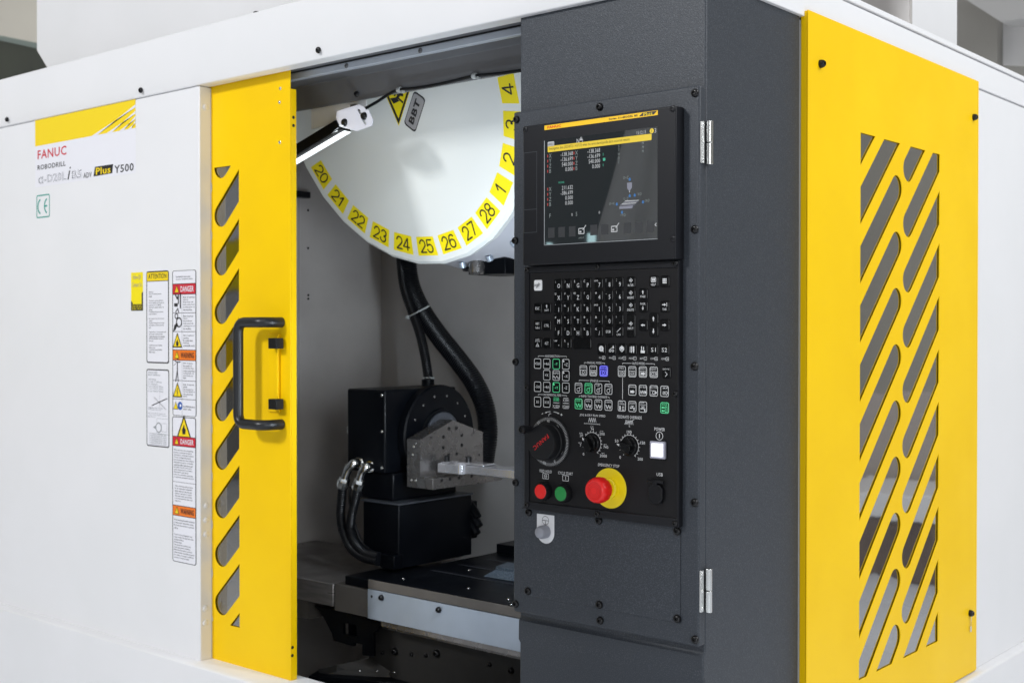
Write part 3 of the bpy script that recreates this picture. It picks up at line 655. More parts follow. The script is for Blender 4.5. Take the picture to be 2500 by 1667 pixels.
# ================================================================== WORK TABLE
YT = 2.45; ZT = .7294
xl = at(899.8, 1411.7, y=YT).x; za = .7005
wt = top("work_table", "black steel work table with a grey front apron coloured for cold blue light inside the doorway", "machine table", (-2.0, 2.75, za))
mb = MB().box(xl, -1.42, YT, 3.09, za+.001, ZT); tt = part("table_top", mb, [BLACKM], wt, .0015)
mb = MB().box(xl+.001, -1.42, YT-.003, YT-.0002, za+.002, ZT-.001); part("table_edge", mb, CAST, wt, .0007)
mb = MB().box(xl+.01, -1.42, 3.0, 3.09, ZT, ZT+.03); part("rear_rail", mb, BLACKM, wt, .002)
for z in (2.66, 2.78, 2.90):
    part("table_slot", MB().box(xl+.05, -1.45, z-.006, z+.006, ZT+.0002, ZT+.0012), PRK, wt)
for (x, y) in ((1113, 386), (1780, 484), (2190, 596), (1787, 298), (1181, 183), (1323, 209), (2157, 668)):
    p = q('D3', x, y, z=ZT); put("screw", bolt_mesh("screw", (0, 0, 1), .0045, .002, CHROME), tt, loc=(p.x, max(p.y, YT+.01), ZT))
xa = at(898.6, 1434, y=YT).x; xb_ = at(815, 1424.8, y=YT).x
mb = MB().box(xa, -1.42, YT-.002, YT+.01, .6145, za); ap = part("apron", mb, ZINC, wt, .001)
for (x, y) in ((892, 578), (1480, 703)):
    put("bolt", bolt_mesh("bolt", (0, -1, 0), .0085, .010), ap, loc=q('D3', x, y, y=YT-.002))
put("screw_hole", bolt_mesh("screw_hole", (0, -1, 0), .004, .001), ap, loc=q('D3', 787, 568, y=YT-.002))
mb = MB().box(xb_, xa-.001, YT+.003, YT+.02, .615, .6945).box(xb_, xa-.001, YT+.02, 2.9, .68, .6945); part("end_plate", mb, CAST, wt, .001)  # left end of the apron, its shadow put into a darker material
mb = MB(); mb.prism([(xb_+.035, YT+.012, .695), (xb_+.035, YT+.012, .722), (xl+.0, YT+.012, .722), (xl, YT+.012, .695)], (0, .25, 0)); part("end_stop", mb, BLACKM, wt, .003)
mb = MB().box(xl+.045, -1.42, YT+.006, YT+.02, .598, .6135); part("lower_rail", mb, STEEL, wt, .0007)
# carriage bracket (black plate with square hole) below the left end
def poly_front(reg, pts, yy): return [(q(reg, a, b, y=yy).x, q(reg, a, b, y=yy).z) for a, b in pts]
op = poly_front('D3', [(212, 655), (395, 703), (880, 838), (830, 935), (800, 950), (805, 1182), (690, 1172), (690, 1060), (605, 1045), (605, 1080), (395, 1020), (375, 940), (255, 715), (212, 690)], YT+.03)
hp = poly_front('D3', [(495, 838), (633, 862), (633, 985), (495, 955)], YT+.03)
me = sheet(op, [hp], lambda a, b, c: Vector((a, YT+.035+c, b)), .01, BLACKM)
put("carriage_bracket", me, wt, .001)
hx0 = min(a for a, b in hp)-.01; hx1 = max(a for a, b in hp)+.01
part("hole_backing", MB().box(hx0, hx1, YT+.06, YT+.10, min(b for a, b in hp)-.01, max(b for a, b in hp)+.012), BLACKM, wt)  # black plate added behind the hole so that it reads as dark
mb = MB().box(xl-.05, -1.42, YT+.10, YT+.14, .56, .612); part("carriage_beam", mb, BLACKM, wt)
# stainless way cover to the left
wc = top("way_cover", "stained stainless steel way cover box left of the work table", "way cover", (-3.1, 2.7, .62))
mb = MB().box(XL+.005, xb_-.004, YT, 2.92, .625, .693); part("cover_top", mb, COVER, wc, .003)
mb = MB().box(XL+.005, xb_-.15, YT+.03, 2.9, .56, .6245); part("cover_skirt", mb, CAST, wc)
# bed casting with bolts and sloping chip covers
bc = top("bed_casting", "oily grey bed casting with bolts beneath the table apron", "machine bed", (-2.2, 2.6, .25))
yb = YT+.075
tl_ = q('D3', 800, 905, y=yb); 
mb = MB().box(tl_.x-.02, -1.42, yb, yb+.3, .25, .585); CASTD = mat("dark_oily_casting", (.026, .025, .024), .42, spec=.4, bump=[(90, .25, .001, 3)], var=(6, 5, (.022, .021, .02), .3, .7, .08))
cb = part("casting_body", mb, CASTD, bc, .003)
mb = MB().box(tl_.x-.01, -1.42, yb-.012, yb-.001, .572, .580); part("casting_lip", mb, STEEL, bc, .001)
for (x, y, r_) in ((1030, 1130, .011), (1460, 1150, .011), (900, 1145, .006), (1200, 1160, .006), (1345, 1170, .006), (2000, 1265, .006), (2220, 1325, .009)):
    p = q('D3', x, y, y=yb); put("bolt", bolt_mesh("bolt", (0, -1, 0), r_, r_), cb, loc=p)
cv = top("chip_cover", "dark sloping chip cover with black ribbed bellows at the foot of the doorway", "chip cover", (-2.5, 2.4, .3))
def z_(x, y, zz, reg='D3'): return q(reg, x, y, z=zz)
mb = MB(); A_ = [z_(430, 1270, .46), z_(830, 1180, .475), z_(1650, 1250, .475), z_(1270, 1372, .44), z_(240, 1312, .44)]
mb.prism(A_, (0, 0, -.02)); part("slope_plate", mb, CASTD, cv, .001)
mb = MB(); mb.prism([z_(1270, 1372, .436), z_(1560, 1290, .46), z_(2500, 1520, .44), z_(2300, 1700, .38), z_(1500, 1560, .38)], (0, 0, -.02)); part("slope_plate", mb, ZINC, cv, .001)
for i in range(3):
    mb = MB(); zz = .43-.018*i; y0 = 1318+72*i; x0_ = 240-95*i
    mb.prism([z_(x0_, y0, zz), z_(1235+20*i, y0+58+10*i, zz), z_(1500+60*i, y0+170, zz), z_(x0_-100, y0+62, zz)], (0, 0, -.014)); part("bellows_fold", mb, BLACKM, cv, .002)
for (x, y) in ((668, 1325), (845, 1333), (1022, 1345), (1203, 1360), (1370, 1405)):
    p = z_(x, y, .452); put("screw", bolt_mesh("screw", (0, 0, 1), .004, .002, CHROME), cv, loc=p)
# light block on the table at the right
fb = top("fixture_block", "small speckled blue-grey block on the table beside the pillar", "block", (-2.05, 2.62, ZT))
p0, p1 = q('D3', 2060, 262, z=ZT+.03), q('D3', 2180, 215, z=ZT+.03)
mb = MB(); mb.prism([(p0.x, p0.y, ZT+.03), (p0.x+.35, p0.y, ZT+.03), (p1.x+.35, p1.y, ZT+.03), (p1.x, p1.y, ZT+.03)], (0, 0, -.008))
mb.prism([(p0.x-.03, p0.y-.02, ZT+.001), (p0.x+.35, p0.y-.02, ZT+.001), (p0.x+.35, p0.y, ZT+.0215), (p0.x, p0.y, ZT+.0215)], (0, .12, 0))
part("block_body", mb, [mat("speckled_block", (.035, .05, .07), .4, .3, bump=[(400, .5, .001, 2)], var=(420, 2, (.16, .2, .24), .5, .68))], fb)

# ================================================================== ROTARY TABLE UNIT
by = 2.597; XR = -2.7208
ru = top("rotary_table", "black fourth-axis rotary table with a round faceplate on a black pedestal", "rotary table", (-2.75, 2.75, ZT))
mb = MB().box(-2.8172, -2.6608, by, 2.923, ZT+.001, .922); mb.box(-2.81, -2.665, by+.2, 2.955, .78, .90); part("pedestal", mb, BLACKM, ru, .004)
mb = MB().box(-2.822, -2.656, by-.004, 2.926, .9225, .9275); part("pedestal_plate", mb, mat("dull_steel_plate", (.10, .11, .13), .35, .6), ru, .001)
mb = MB().box(-2.8896, XR, by, 2.913, 1.012, 1.2655); hs = part("housing", mb, BLACKM, ru, .006)
mb = MB().box(-2.86, XR+.015, by+.02, 2.90, .928, 1.012); part("neck", mb, BLACKM, ru, .006)
fc = Vector((XR, 2.807, 1.118))
mb = MB().lathe([(.150, 0), (.158, .004), (.158, .028), (.153, .033), (.085, .034), (.083, .040)], fc, (1, 0, 0), 64); fp = part("faceplate", mb, BLACKM, ru)
mb = MB().lathe([(.073, .034), (.073, .046), (.070, .048), (.045, .048), (.043, .044)], fc, (1, 0, 0), 48); part("hub_ring", mb, mat("dull_steel_plate", (.10, .11, .13)), ru)
for k in range(14):
    a = 2*PI*k/14; put("screw", bolt_mesh("screw", (1, 0, 0), .004, .001, STEEL) if k == 0 else fp.children[0].data, fp, loc=(XR+.034, fc.y+.125*math.cos(a), fc.z+.125*math.sin(a)))
for zz in (1.25, 1.14, 1.03): put("screw", DOT, hs, loc=(XR-.012, by, zz))
mb = MB().tube([(-2.893, by+.12, 1.20), (-2.90, by+.12, 1.1), (-2.893, by+.12, 1.02)], .0045, 8).lathe([(.008, 0), (.008, .02), (.011, .021), (.011, .04), (.008, .041), (.008, .055)], (-2.897, by+.02, 1.105), (0, 0, 1), 12)
part("drain_fitting", mb, CHROME, ru)
mb = MB().box(-2.72, -2.66, by-.02, by+.02, ZT+.001, ZT+.045); part("clamp_foot", mb, BLACKM, ru, .003)
mb = MB()
for (x, y) in ((1290, 420), (1300, 480), (1285, 530)):
    p = q('Z6', x, y, y=2.93); mb.tube([(p.x-.06, 2.93, p.z+.05), (p.x-.02, 2.93, p.z+.01), (p.x, 2.93, p.z-.015)], .014, 10)
part("rear_lug", mb, BLACKM, ru)

# angle plate on the faceplate
af = top("angle_plate", "machined steel angle plate with bolt holes on the rotary faceplate", "fixture", (-2.64, 2.80, 1.0))
xf = XR+.105
def XP(reg, x, y, xx): p = q(reg, x, y, x=xx); return (p.y, p.z)
o5 = [XP('Z5', a, b, xf) for a, b in ((851, 1500), (851, 1238), (1062, 1112), (1252, 1188), (1252, 1440))]
hol = [(921, 1221), (1036, 1166), (1082, 1162), (1000, 1219), (1117, 1207), (1000, 1287), (1117, 1272), (1195, 1192), (1228, 1333), (884, 1380), (1035, 1332), (1085, 1327)]
circ = lambda cy, cz, r, n=14: [(cy+r*math.cos(2*PI*i/n), cz+r*math.sin(2*PI*i/n)) for i in range(n)]
rr = [.0035, .0062, .0062, .0062, .0062, .0062, .0062, .0035, .0035, .0035, .0062, .0062]
hl = [circ(*XP('Z5', a, b, xf), r) for (a, b), r in zip(hol, rr)]
me = sheet(o5, hl, lambda a, b, c: Vector((xf-.0275+c, a, b)), .055, STEEL)
put("upright_plate", me, af, .0012)
zs = XP('Z5', 851, 1470, xf)[1]; ze = zs-.036
yn = o5[0][0]
xe = q('Z5', 935, 1500, y=yn).x
mb = MB(); mb.box(xf-.055, xe, yn-.001, o5[4][0]+.03, ze, zs-.004); bp_ = part("base_shelf", mb, STEEL, af, .0012)
for (x, y) in ((990, 1495), (1042, 1487), (1100, 1479), (1180, 1468), (1237, 1460)):
    p = q('Z5', x, y, x=xe); put("screw_hole", bolt_mesh("screw_hole", (1, 0, 0), .0055, .0006), bp_, loc=p)
for (x, y) in ((824, 1262), (810, 1282), (804, 1332), (795, 1494), (822, 1497)):
    p = q('Z5', x, y, y=yn-.001); put("screw", bolt_mesh("screw", (0, -1, 0), .0038, .001, CHROME) if y == 1262 else DOT, bp_, loc=p)
put("cover_ring", MB().lathe([(.05, 0), (.05, .002)], fc+Vector((.046, 0, 0)), (1, 0, 0), 32).mesh("cover_ring", BLACKM), af)
# clamp arm
ca = top("clamp_arm", "flat aluminium clamp arm bolted on the angle plate and reaching behind the pillar", "clamp arm", (-2.55, 2.75, 1.03))
yc2 = yn+.055
c0_ = q('Z5', 962, 1385, y=yc2); c1_ = q('Z5', 965, 1445, y=yc2)
th = c0_.z-c1_.z
mb = MB(); xk = q('Z5', 1090, 1400, y=yc2).x
mb.prism([(c0_.x, yc2, c0_.z), (xk, yc2, c0_.z), (xk, yc2+.09, c0_.z), (c0_.x, yc2+.09, c0_.z)], (0, 0, -th))
mb.prism([(xk+.0, yc2+.012, c0_.z-.0015), (-1.95, yc2+.012, c0_.z-.0015), (-1.95, yc2+.075, c0_.z-.0015), (xk, yc2+.085, c0_.z-.0015)], (0, 0, -th*.86))
mb.lathe([(.016, 0), (.016, th*1.02)], (xk+.002, yc2+.015, c1_.z), (0, 0, 1), 20)
arm = part("arm", mb, ALU, ca, .0015)
mb = MB().box(xk-.030, xk+.085, yc2+.02, yc2+.075, c0_.z+.0003, c0_.z+.005); part("jaw_plate", mb, ALU, ca, .001)
mb = MB().box(c0_.x+.004, c0_.x+.030, yc2+.012, yc2+.062, c0_.z+.0003, c0_.z+.0035); part("jaw_plate", mb, ALU, ca, .001)
for (x, y, yy) in ((1022, 1378, .03), (1160, 1362, .055)):
    p = q('Z5', x, y, y=yc2+yy); mb = MB().lathe([(.017, 0), (.017, .003), (.0095, .0035), (.0095, .020), (.0085, .021), (.005, .021), (.005, .014), (0, .014)], (p.x, yc2+yy, c0_.z+.0002), (0, 0, 1), 20)
    part("clamp_bolt", mb, BOLT, ca)

# ================================================================== HOSES
def hose(name, label, pts, r, reg, yy, rib=.008, cat="hose", group=None, m=RUB):
    P3 = [q(reg, a, b, y=(yy if not isinstance(yy, list) else yy[i])) for i, (a, b) in enumerate(pts)]
    h_ = top(name, label, cat, P3[-1], group); part("hose_tube", MB().tube(P3, r, 14, rib=rib, sub=8), m, h_); return h_, P3
hA, pA = hose("corrugated_hose", "thick black corrugated hose curving from the tool turret down behind the rotary table", [(770, 0), (768, 110), (795, 270), (865, 420), (975, 580), (1095, 730), (1195, 870), (1262, 1020), (1283, 1180), (1265, 1340), (1240, 1480)], .034, 'Z5', 3.02, group="corrugated hoses from the tool turret")
mb = MB().tube([q('Z5', 772, 455, y=2.962), q('Z5', 830, 425, y=2.950), q('Z5', 912, 383, y=2.965)], .0028, 8); mb.box(*[v for v in (q('Z5', 772, 455, y=2.96).x-.006, q('Z5', 772, 455, y=2.96).x+.006, 2.955, 2.965, q('Z5', 772, 455, y=2.96).z-.006, q('Z5', 772, 455, y=2.96).z+.005)])
part("cable_tie", mb, NYL, hA)
hB, pB = hose("corrugated_hose", "thinner black corrugated hose dropping onto the top of the rotary table", [(725, 0), (728, 110), (750, 270), (800, 420), (850, 560), (882, 700), (902, 830), (915, 910)], .0165, 'Z5', [3.0, 3.0, 2.985, 2.975, 2.96, 2.94, 2.92, 2.905], group="corrugated hoses from the tool turret")
p = q('Z5', 908, 842, y=2.92); part("cable_tie", MB().lathe([(.019, -.0022), (.019, .0022)], p, (0, 0, 1), 20), NYL, hB)
part("hose_end", MB().lathe([(.021, 0), (.021, .02), (.017, .021)], (pB[-1].x, pB[-1].y-.01, 1.266), (0, 0, 1), 20), BLACKM, hB)
def elbow_hose(label, el, ho, yy):
    E3 = [q('Z6', a, b, y=y_) for (a, b), y_ in zip(el, yy)]
    h_ = top("drain_hose", label, "hose", E3[-1], "drain hoses on the rotary table")
    part("elbow", MB().tube(E3, .0135, 16, sub=8).lathe([(.0175, -.003), (.0175, .004)], E3[0], (E3[1]-E3[0]), 20), CHROME, h_)
    d = (E3[-1]-E3[-2]).normalized()
    part("coupling", MB().lathe([(.0165, 0), (.0175, .002), (.0175, .012), (.0155, .013)], E3[-1]-d*.004, d, 6).lathe([(.0185, 0), (.019, .002), (.019, .020), (.017, .022)], E3[-1]+d*.009, d, 8), CHROME, h_)
    H3 = [E3[-1]+d*.02]+[q('Z6', a, b, y=yy[-1]+.01*i/len(ho)) for i, (a, b) in enumerate(ho)]
    part("hose_tube", MB().tube(H3, .0148, 14, rib=.0065, sub=8), RUB, h_)
elbow_hose("left ribbed drain hose with zinc elbow on the rotary table housing", [(487, 82), (455, 85), (415, 125), (392, 190)], [(370, 340), (364, 430), (380, 540), (430, 650), (510, 715), (620, 745)], [by-.002, by-.03, by-.035, by-.035])
elbow_hose("right ribbed drain hose with zinc elbow on the rotary table housing", [(562, 108), (540, 110), (510, 145), (494, 200)], [(462, 340), (440, 430), (432, 530), (462, 620), (530, 690), (625, 715)], [by-.002, by-.028, by-.032, by-.032])
pts = [q('Z6', a, b, y=by-.012) for a, b in ((430, 240), (425, 340), (455, 480), (510, 620), (600, 690))]
h_ = top("cable", "thin black cable hanging between the two drain hoses", "cable", pts[-1]); part("cable_sheath", MB().tube(pts, .004, 10), RUB, h_)

# ================================================================== TOOL TURRET
TC = Vector((-2.5719, 2.499, 2.0975)); TH = math.radians(-18.98)
N_ = Vector((0, -math.cos(TH), math.sin(TH))); E1_ = Vector((0, 0, 1)).cross(N_).normalized(); E2_ = N_.cross(E1_)
a00 = math.radians(-1.5); TR = .43
tu = top("tool_turret", "large white tool turret disc with yellow number tiles inside the doorway", "tool turret", TC)
RIM = .481/math.cos(PI/28)
def tdir(ang): return E1_*math.sin(ang)-E2_*math.cos(ang)
ring = [tdir(a00+(k+.5)*2*PI/28) for k in range(28)]
mb = MB(); st = 0
vs = [TC]+[TC+d*(RIM-.010) for d in ring]+[TC+d*RIM-N_*.008 for d in ring]+[TC+d*(RIM)-N_*.035 for d in ring]
fs = [(0, 1+k, 1+(k+1) % 28) for k in range(28)]+[(1+k, 29+k, 29+(k+1) % 28, 1+(k+1) % 28) for k in range(28)]+[(29+k, 57+k, 57+(k+1) % 28, 29+(k+1) % 28) for k in range(28)]
mb.add(vs, fs); disc_ = part("face_disc", mb, TURW, tu)
mb = MB(); lv = [(RIM-.010, .034), (RIM+.004, .07), (RIM+.040, .14), (RIM+.082, .21), (RIM+.085, .25), (.30, .27)]
vs = [TC+d*r-N_*h for (r, h) in lv for d in ring]
fs = [(j*28+k, (j+1)*28+k, (j+1)*28+(k+1) % 28, j*28+(k+1) % 28) for j in range(len(lv)-1) for k in range(28)]
mb.add(vs, fs); skirt = part("gripper_skirt", mb, TURG, tu)
for k in range(28):     # a pocket roller under each station
    if not (-2 <= k <= 10): continue
for n, k in ((25, 0), (26, 1), (27, 2), (28, 3), (1, 4)):
    d = tdir(a00+(k)*2*PI/28)
    base = TC+d*(RIM+.062)-N_*.175
    mb = MB().lathe([(.03, -.006), (.03, .001)], base, d, 18); part("tool_pocket", mb, PRK, tu)
    mb = MB().lathe([(.011, 0), (.011, .016), (.007, .018)], TC+d*(RIM+.022)-N_*.11+tdir(a00+(k)*2*PI/28+PI/2)*.025, d, 12); part("roller", mb, ZINC, tu)
for num, k in [(n, n-25) for n in range(20, 29)]+[(1, 4), (2, 5), (3, 6), (4, 7)]:
    ang = a00+k*2*PI/28; d = tdir(ang); U = tdir(ang+PI/2); V = -d
    Pn = Print(TC+d*(TR-.006), U, V, N_)
    Pn.poly([(-.0405, -.029), (.0405, -.029), (.0345, .029), (-.0345, .029)], PRYT, 1)
    digits(Pn, str(num), 0, 0, .039, PRK, .0046, cond=.86 if num > 9 else .95)
    Pn.build("number_tile", tu, "yellow number tile reading %d" % num)
# warning triangle and name plate on the disc
def on_disc(px, py):
    d = FWD+RGT*((px-1250)/FPX)-UP*((py-833.5)/FPX); o = Vector((0, 0, CAMZ)); t = (TC-o).dot(N_)/d.dot(N_); p = o+d*t-TC; return (p.dot(E1_), p.dot(E2_))
gD = lambda x, y: on_disc(700+x/4.055, 120+y/4.055)
Pn = Print(TC, E1_, E2_, N_)
a, b, c = Vector(gD(1110, 765)), Vector(gD(960, 415)), Vector(gD(1245, 340)); cen = (a+b+c)/3
def sh(t): return [tuple(cen+(v-cen)*t) for v in (a, b, c)]
Pn.poly(sh(1.0), PRYT, 1); Pn.poly(sh(.93), PRK, 2); Pn.poly(sh(.70), PRYT, 3)
Pn.poly([gD(1025, 490), gD(1085, 478), gD(1120, 515), (gD(1060, 543))], PRK, 4)
Pn.line([gD(1090, 490), gD(1120, 450), gD(1150, 455)], .008, PRK, 4); Pn.line([gD(1110, 490), gD(1150, 528)], .006, PRK, 4)
Pn.line([gD(1070, 465), gD(1078, 445)], .005, PRK, 4); Pn.line([gD(1095, 455), gD(1100, 430)], .005, PRK, 4)
Pn.build("crush_sign", tu, "yellow triangle sign showing a crushed hand")
Pn = Print(TC, E1_, E2_, N_)
cor = [Vector(gD(*p)) for p in ((1262, 410), (1378, 495), (1272, 832), (1158, 738))]; cc = sum(cor, Vector((0, 0)))/4
def rp(sc_, rr=.14):
    out = []; C_ = [cc+(v-cc)*sc_ for v in cor]
    for i in range(4):
        p0 = C_[i-1]; p1 = C_[i]; p2 = C_[(i+1) % 4]
        L1 = (p0-p1).length; L2 = (p2-p1).length; r_ = .012
        for t in (0, .25, .5, .75, 1): out.append(tuple((1-t)**2*(p1+(p0-p1)/L1*r_)+2*t*(1-t)*p1+t*t*(p1+(p2-p1)/L2*r_)))
    return out
Pn.poly(rp(1), PRK, 1); Pn.poly(rp(.91), mat("nameplate_grey", (.40, .40, .42), .4, .2), 2)
ax_ = (cor[0]+cor[1])/2-(cor[2]+cor[3])/2; ang_ = math.atan2(ax_.y, ax_.x)
Pn.text("BBT", cc.x, cc.y, (cor[0]-cor[1]).length*.42, ax_.length*.70, PRK, 4, rot=ang_, bold=.035)
Pn.build("holder_plate", tu, "grey plate reading BBT")
# spindle nose half hidden by the pillar
sh_ = top("spindle_head", "grey steel spindle nose just below the turret beside the pillar", "spindle", (-2.45, 2.95, 1.6))
p = q('C1', 0, 0, y=2.9)
pk = at(960+1850/7.127, 560+690/7.127, y=2.86)
mb = MB().box(pk.x-.075, pk.x+.075, 2.80, 2.95, pk.z-.018, pk.z+.03); part("spindle_nose", mb, BLACKM, sh_, .003)
mb = MB().lathe([(.02, -.006), (.025, 0), (.025, .035)], (pk.x-.03, 2.79, pk.z-.012), (0, 0, 1), 18); part("drive_key", mb, STEEL, sh_)

# ================================================================== WORK LIGHT
LY = 2.335
wl = top("work_light", "black LED work light bar with a white octagonal end plate under the beam", "work light", q('D2', 670, 690, y=LY))
op = poly_front('D2', [(500, 615), (720, 548), (768, 575), (785, 603), (812, 603), (855, 700), (845, 760), (695, 815), (530, 770), (488, 680)], LY)
s1 = poly_front('D2', [(700, 598), (722, 594), (752, 660), (792, 742), (778, 754), (748, 705), (730, 660)], LY)
me = sheet(op, [s1], lambda a, b, c: Vector((a, LY+c, b)), .003, mat("white_lamp_plate", (.66, .67, .74), .4)); put("end_plate", me, wl, .0008)
mb = MB().lathe([(.011, 0), (.0105, .004), (.008, .007), (0, .008)], q('D2', 575, 728, y=LY-.0015), (0, -1, 0), 20)
part("fixing_bolt", mb, BOLT, wl)
mb = MB().lathe([(.013, -.012), (.0105, .004), (.008, .007), (0, .008)], q('D2', 768, 665, y=LY-.0015), (0, -1, 0), 20)
part("fixing_bolt", mb, BOLT, wl)
# bar prism from the plate down to the left, continuing behind the door
A0 = [q('D2', 480, 702, y=LY+.003), q('D2', 520, 788, y=LY+.003), q('D2', 640, 815, y=LY+.05), q('D2', 600, 735, y=LY+.06)]
dB = (q('D2', 60, 1000, y=LY+.02)-q('D2', 500, 735, y=LY+.02)); L_ = 1.5
mb = MB().prism(A0, dB*L_); part("housing", mb, BLACKM, wl, .002)
n1 = (A0[2]-A0[1]); 
dn = n1.cross(dB).normalized()
if dn.z > 0: dn = -dn
e0, e1 = A0[1]+n1*.42+dn*.003, A0[1]+n1*.97+dn*.003
mb = MB(); nseg = 11
for i in range(nseg):
    t0, t1 = L_*i/nseg, L_*(i+.9)/nseg
    mb.add([e0+dB*t0, e1+dB*t0, e1+dB*t1, e0+dB*t1], [(0, 1, 2, 3)])
mb.add([e0+dB*.02-dn*.0006, e1+dB*.02-dn*.0006, e1+dB*L_-dn*.0006, e0+dB*L_-dn*.0006], [(0, 1, 2, 3)])
part("led_strip", mb, LED, wl)
br = q('D2', 600, 565, y=LY+.02)
mb = MB().prism([q('D2', *p_, y=LY+.062) for p_ in ((240, 800), (240, 540), (785, 460), (792, 600), (700, 700), (480, 740))], (0, .003, 0)); part("mounting_plate", mb, WHITE, wl, .001)
mb = MB().box(br.x-.010, br.x+.010, LY+.040, LY+.060, br.z-.010, br.z+.008); part("bracket", mb, CAST, wl)
lp0 = (e0+e1)/2+dB*.25+dn*.006-Vector((0, .012, 0))
def disc_pt(px, py): a_, b_ = on_disc(px, py); return TC+E1_*a_+E2_*b_
nl = (disc_pt(1000, 380)-lp0).cross(disc_pt(885, 505)-lp0).normalized()
if nl.x < 0: nl = -nl
ll = area("work_light_lamp", tuple(lp0), tuple(lp0+nl), .03, .12, .45, (.88, .96, 1.0))
l2 = area("hidden_fill_lamp", (-1.865, 2.30, 1.28), (-2.80, 2.75, 1.42), .03, .50, 7.5, (.80, .90, 1.0))  # bodiless fill behind the pillar, added to brighten disc and back wall
adopt(ll, wl)
# cable along the beam
cy_ = YBM-.012
cp = [(772, 592), (900, 520), (1010, 450), (1115, 405), (1300, 385), (1480, 355), (1640, 320), (1860, 268), (2100, 245), (2320, 215), (2500, 190)]
C3 = [q('D2', a, b, y=(cy_ if i > 2 else cy_+.01)) for i, (a, b) in enumerate(cp)]
cb_ = top("lamp_cable", "black lamp cable clipped along the lower edge of the inner beam", "cable", C3[3]); part("cable_sheath", MB().tube(C3, .0042, 10), RUB, cb_)
for k in (3, 7):
    mb = MB().lathe([(.0075, -.006), (.0085, 0), (.0075, .006)], C3[k], C3[k+1]-C3[k-1], 12).box(C3[k].x+.008, C3[k].x+.016, cy_-.004, cy_+.006, C3[k].z-.010, C3[k].z-.004); part("cable_clip", mb, NYL, cb_)

# ================================================================== OPERATOR CONSOLE
YO = 2.13
oc = top("operator_console", "charcoal control console with display, black keyboard and red emergency stop button", "control panel", (-1.567, 2.14, .81))
DX0, DX1, DZ0, DZ1 = -1.8123, -1.3235, .8121, 1.9385
mb = MB().box(DX0, DX1, YO, YC-.002, DZ0, DZ1); dp = part("door_plate", mb, DARK, oc, .0045, seg=3)
bl = [(1597,214),(1596,527),(1596,841),(1596,1154),(1597,1468),(1187,275),(1184,553),(1185,831),(1185,1108),(1185,1386),(1378,246),(1379,1424)]
bolts(BM_F, [q('O', a, b, y=YO) for a, b in bl], dp)
# hinges
for za_, zb_h in ((q('C1', 1225, 755, x=XS).z, q('C1', 1225, 1022, x=XS).z), (q('C5', 1700, 575, x=XS).z, q('C5', 1700, 945, x=XS).z)):
    hc = Vector((DX1+.0075, YC-.010, 0)); mid = (za_+zb_h)/2
    mb = MB().box(DX1, DX1+.004, YO+.002, YC-.014, zb_h+.002, za_-.002)
    mb.lathe([(.0075, 0), (.0075, mid-.001-zb_h)], (DX1+.0085, YC-.004, zb_h), (0, 0, 1), 20).lathe([(.0075, 0), (.0075, za_-mid-.001)], (DX1+.0085, YC-.004, mid+.001), (0, 0, 1), 20)
    mb.box(DX1+.001, DX1+.007, YC+.002, YC+.013, zb_h+.004, za_-.004)
    hg = part("hinge", mb, CHROME, oc, .0006)
    for t in (.1, .5, .9): put("screw", bolt_mesh("screw", (1, 0, 0), .0035, .0015, CHROME), hg, loc=(DX1+.004, YO+.008, zb_h+(za_-zb_h)*t))
# display unit
YS = 2.098
xr_ = at(1240+1035/2.529, 700, y=YS).x; xl_ = at(1240+92/2.529, 700, y=YS).x
zt2 = q('C1', 600, 712, y=YS).z; zbD = at(1203/.9408, 610/.9408, y=YS).z
mb = MB().box(xl_, xr_, YS, YO-.0003, zbD, zt2); du = part("display_unit", mb, FRAME, oc, .0025, seg=3)
for (x, y) in ((108, 800), (1018, 672), (1018, 1475)): 
    p = q('C1', x, y, y=YS); put("screw", bolt_mesh("screw", (0, -1, 0), .007, .002, FRAME), du, loc=p)
gS = plane_uv('S8', YS)
SX0, SX1 = gS(84, 900)[0], gS(1220, 900)[0]; SZ1, SZ0 = gS(650, 322)[1], gS(650, 1405)[1]
SX0a = SX0; SZ1 = gS(1220, 245)[1]-.0; SZ0 = gS(1220, 1370)[1]
P = fprint(YS); 
P.rect(SX0, SX1, SZ0, SZ1, GLS, 1); P.rect(SX0-.0022, SX0-.0004, SZ0, SZ1, PRG, 1); P.rect(SX0-.002, SX1, SZ0-.0016, SZ0-.0004, PRG, 1)
def st(t, x, y, h, w=None, m=SCW, **k):
    a = gS(x, y); P.text(t, a[0], a[1], h, w, m, 4, **k)
SH = SZ1-SZ0; SW = SX1-SX0
a = gS(146, 423); P.rect(a[0]-.009, a[0]+.009, a[1]-.0055, a[1]+.0055, SCW, 2, .002); P.text("HANDLE", a[0], a[1], .0055, .015, PRK, 4)
st("N", 420, 390, .009); st("3", 465, 388, .006)
a = gS(450, 372); P.rect(a[0]-.003, a[0]+.003, a[1]-.003, a[1]+.001, SCW, 2); P.ring(a[0], a[1]+.002, .002, .001, SCW, n=12)
yb0 = gS(116, 475)[1]; xr2 = gS(1160, 340)[0]; xl2 = gS(114, 470)[0]
P.rect(xl2, xr2, yb0-.0065, yb0+.0065, SCY, 2, .002); xr3 = gS(940, 370)[0]
P.text("Investigation data (2023/07/21 14:57:27) when the servo alarm/spindle alarm occurred remains", (xl2+xr3)/2+.002, yb0, .0075, xr3-xl2-.004, PRK, 4)
a = gS(1162, 289); P.disc(a[0], a[1], .005, SCY, 2); P.text("i", a[0], a[1], .006, None, PRK, 4); st("3", 1200, 286, .009, m=SCW)
st("15:12:13", 1058, 305, .0068, .0225)
rows1 = [("X", "-138.368"), ("Y", "-136.699"), ("Z", "540.000"), ("B", "0.000")]
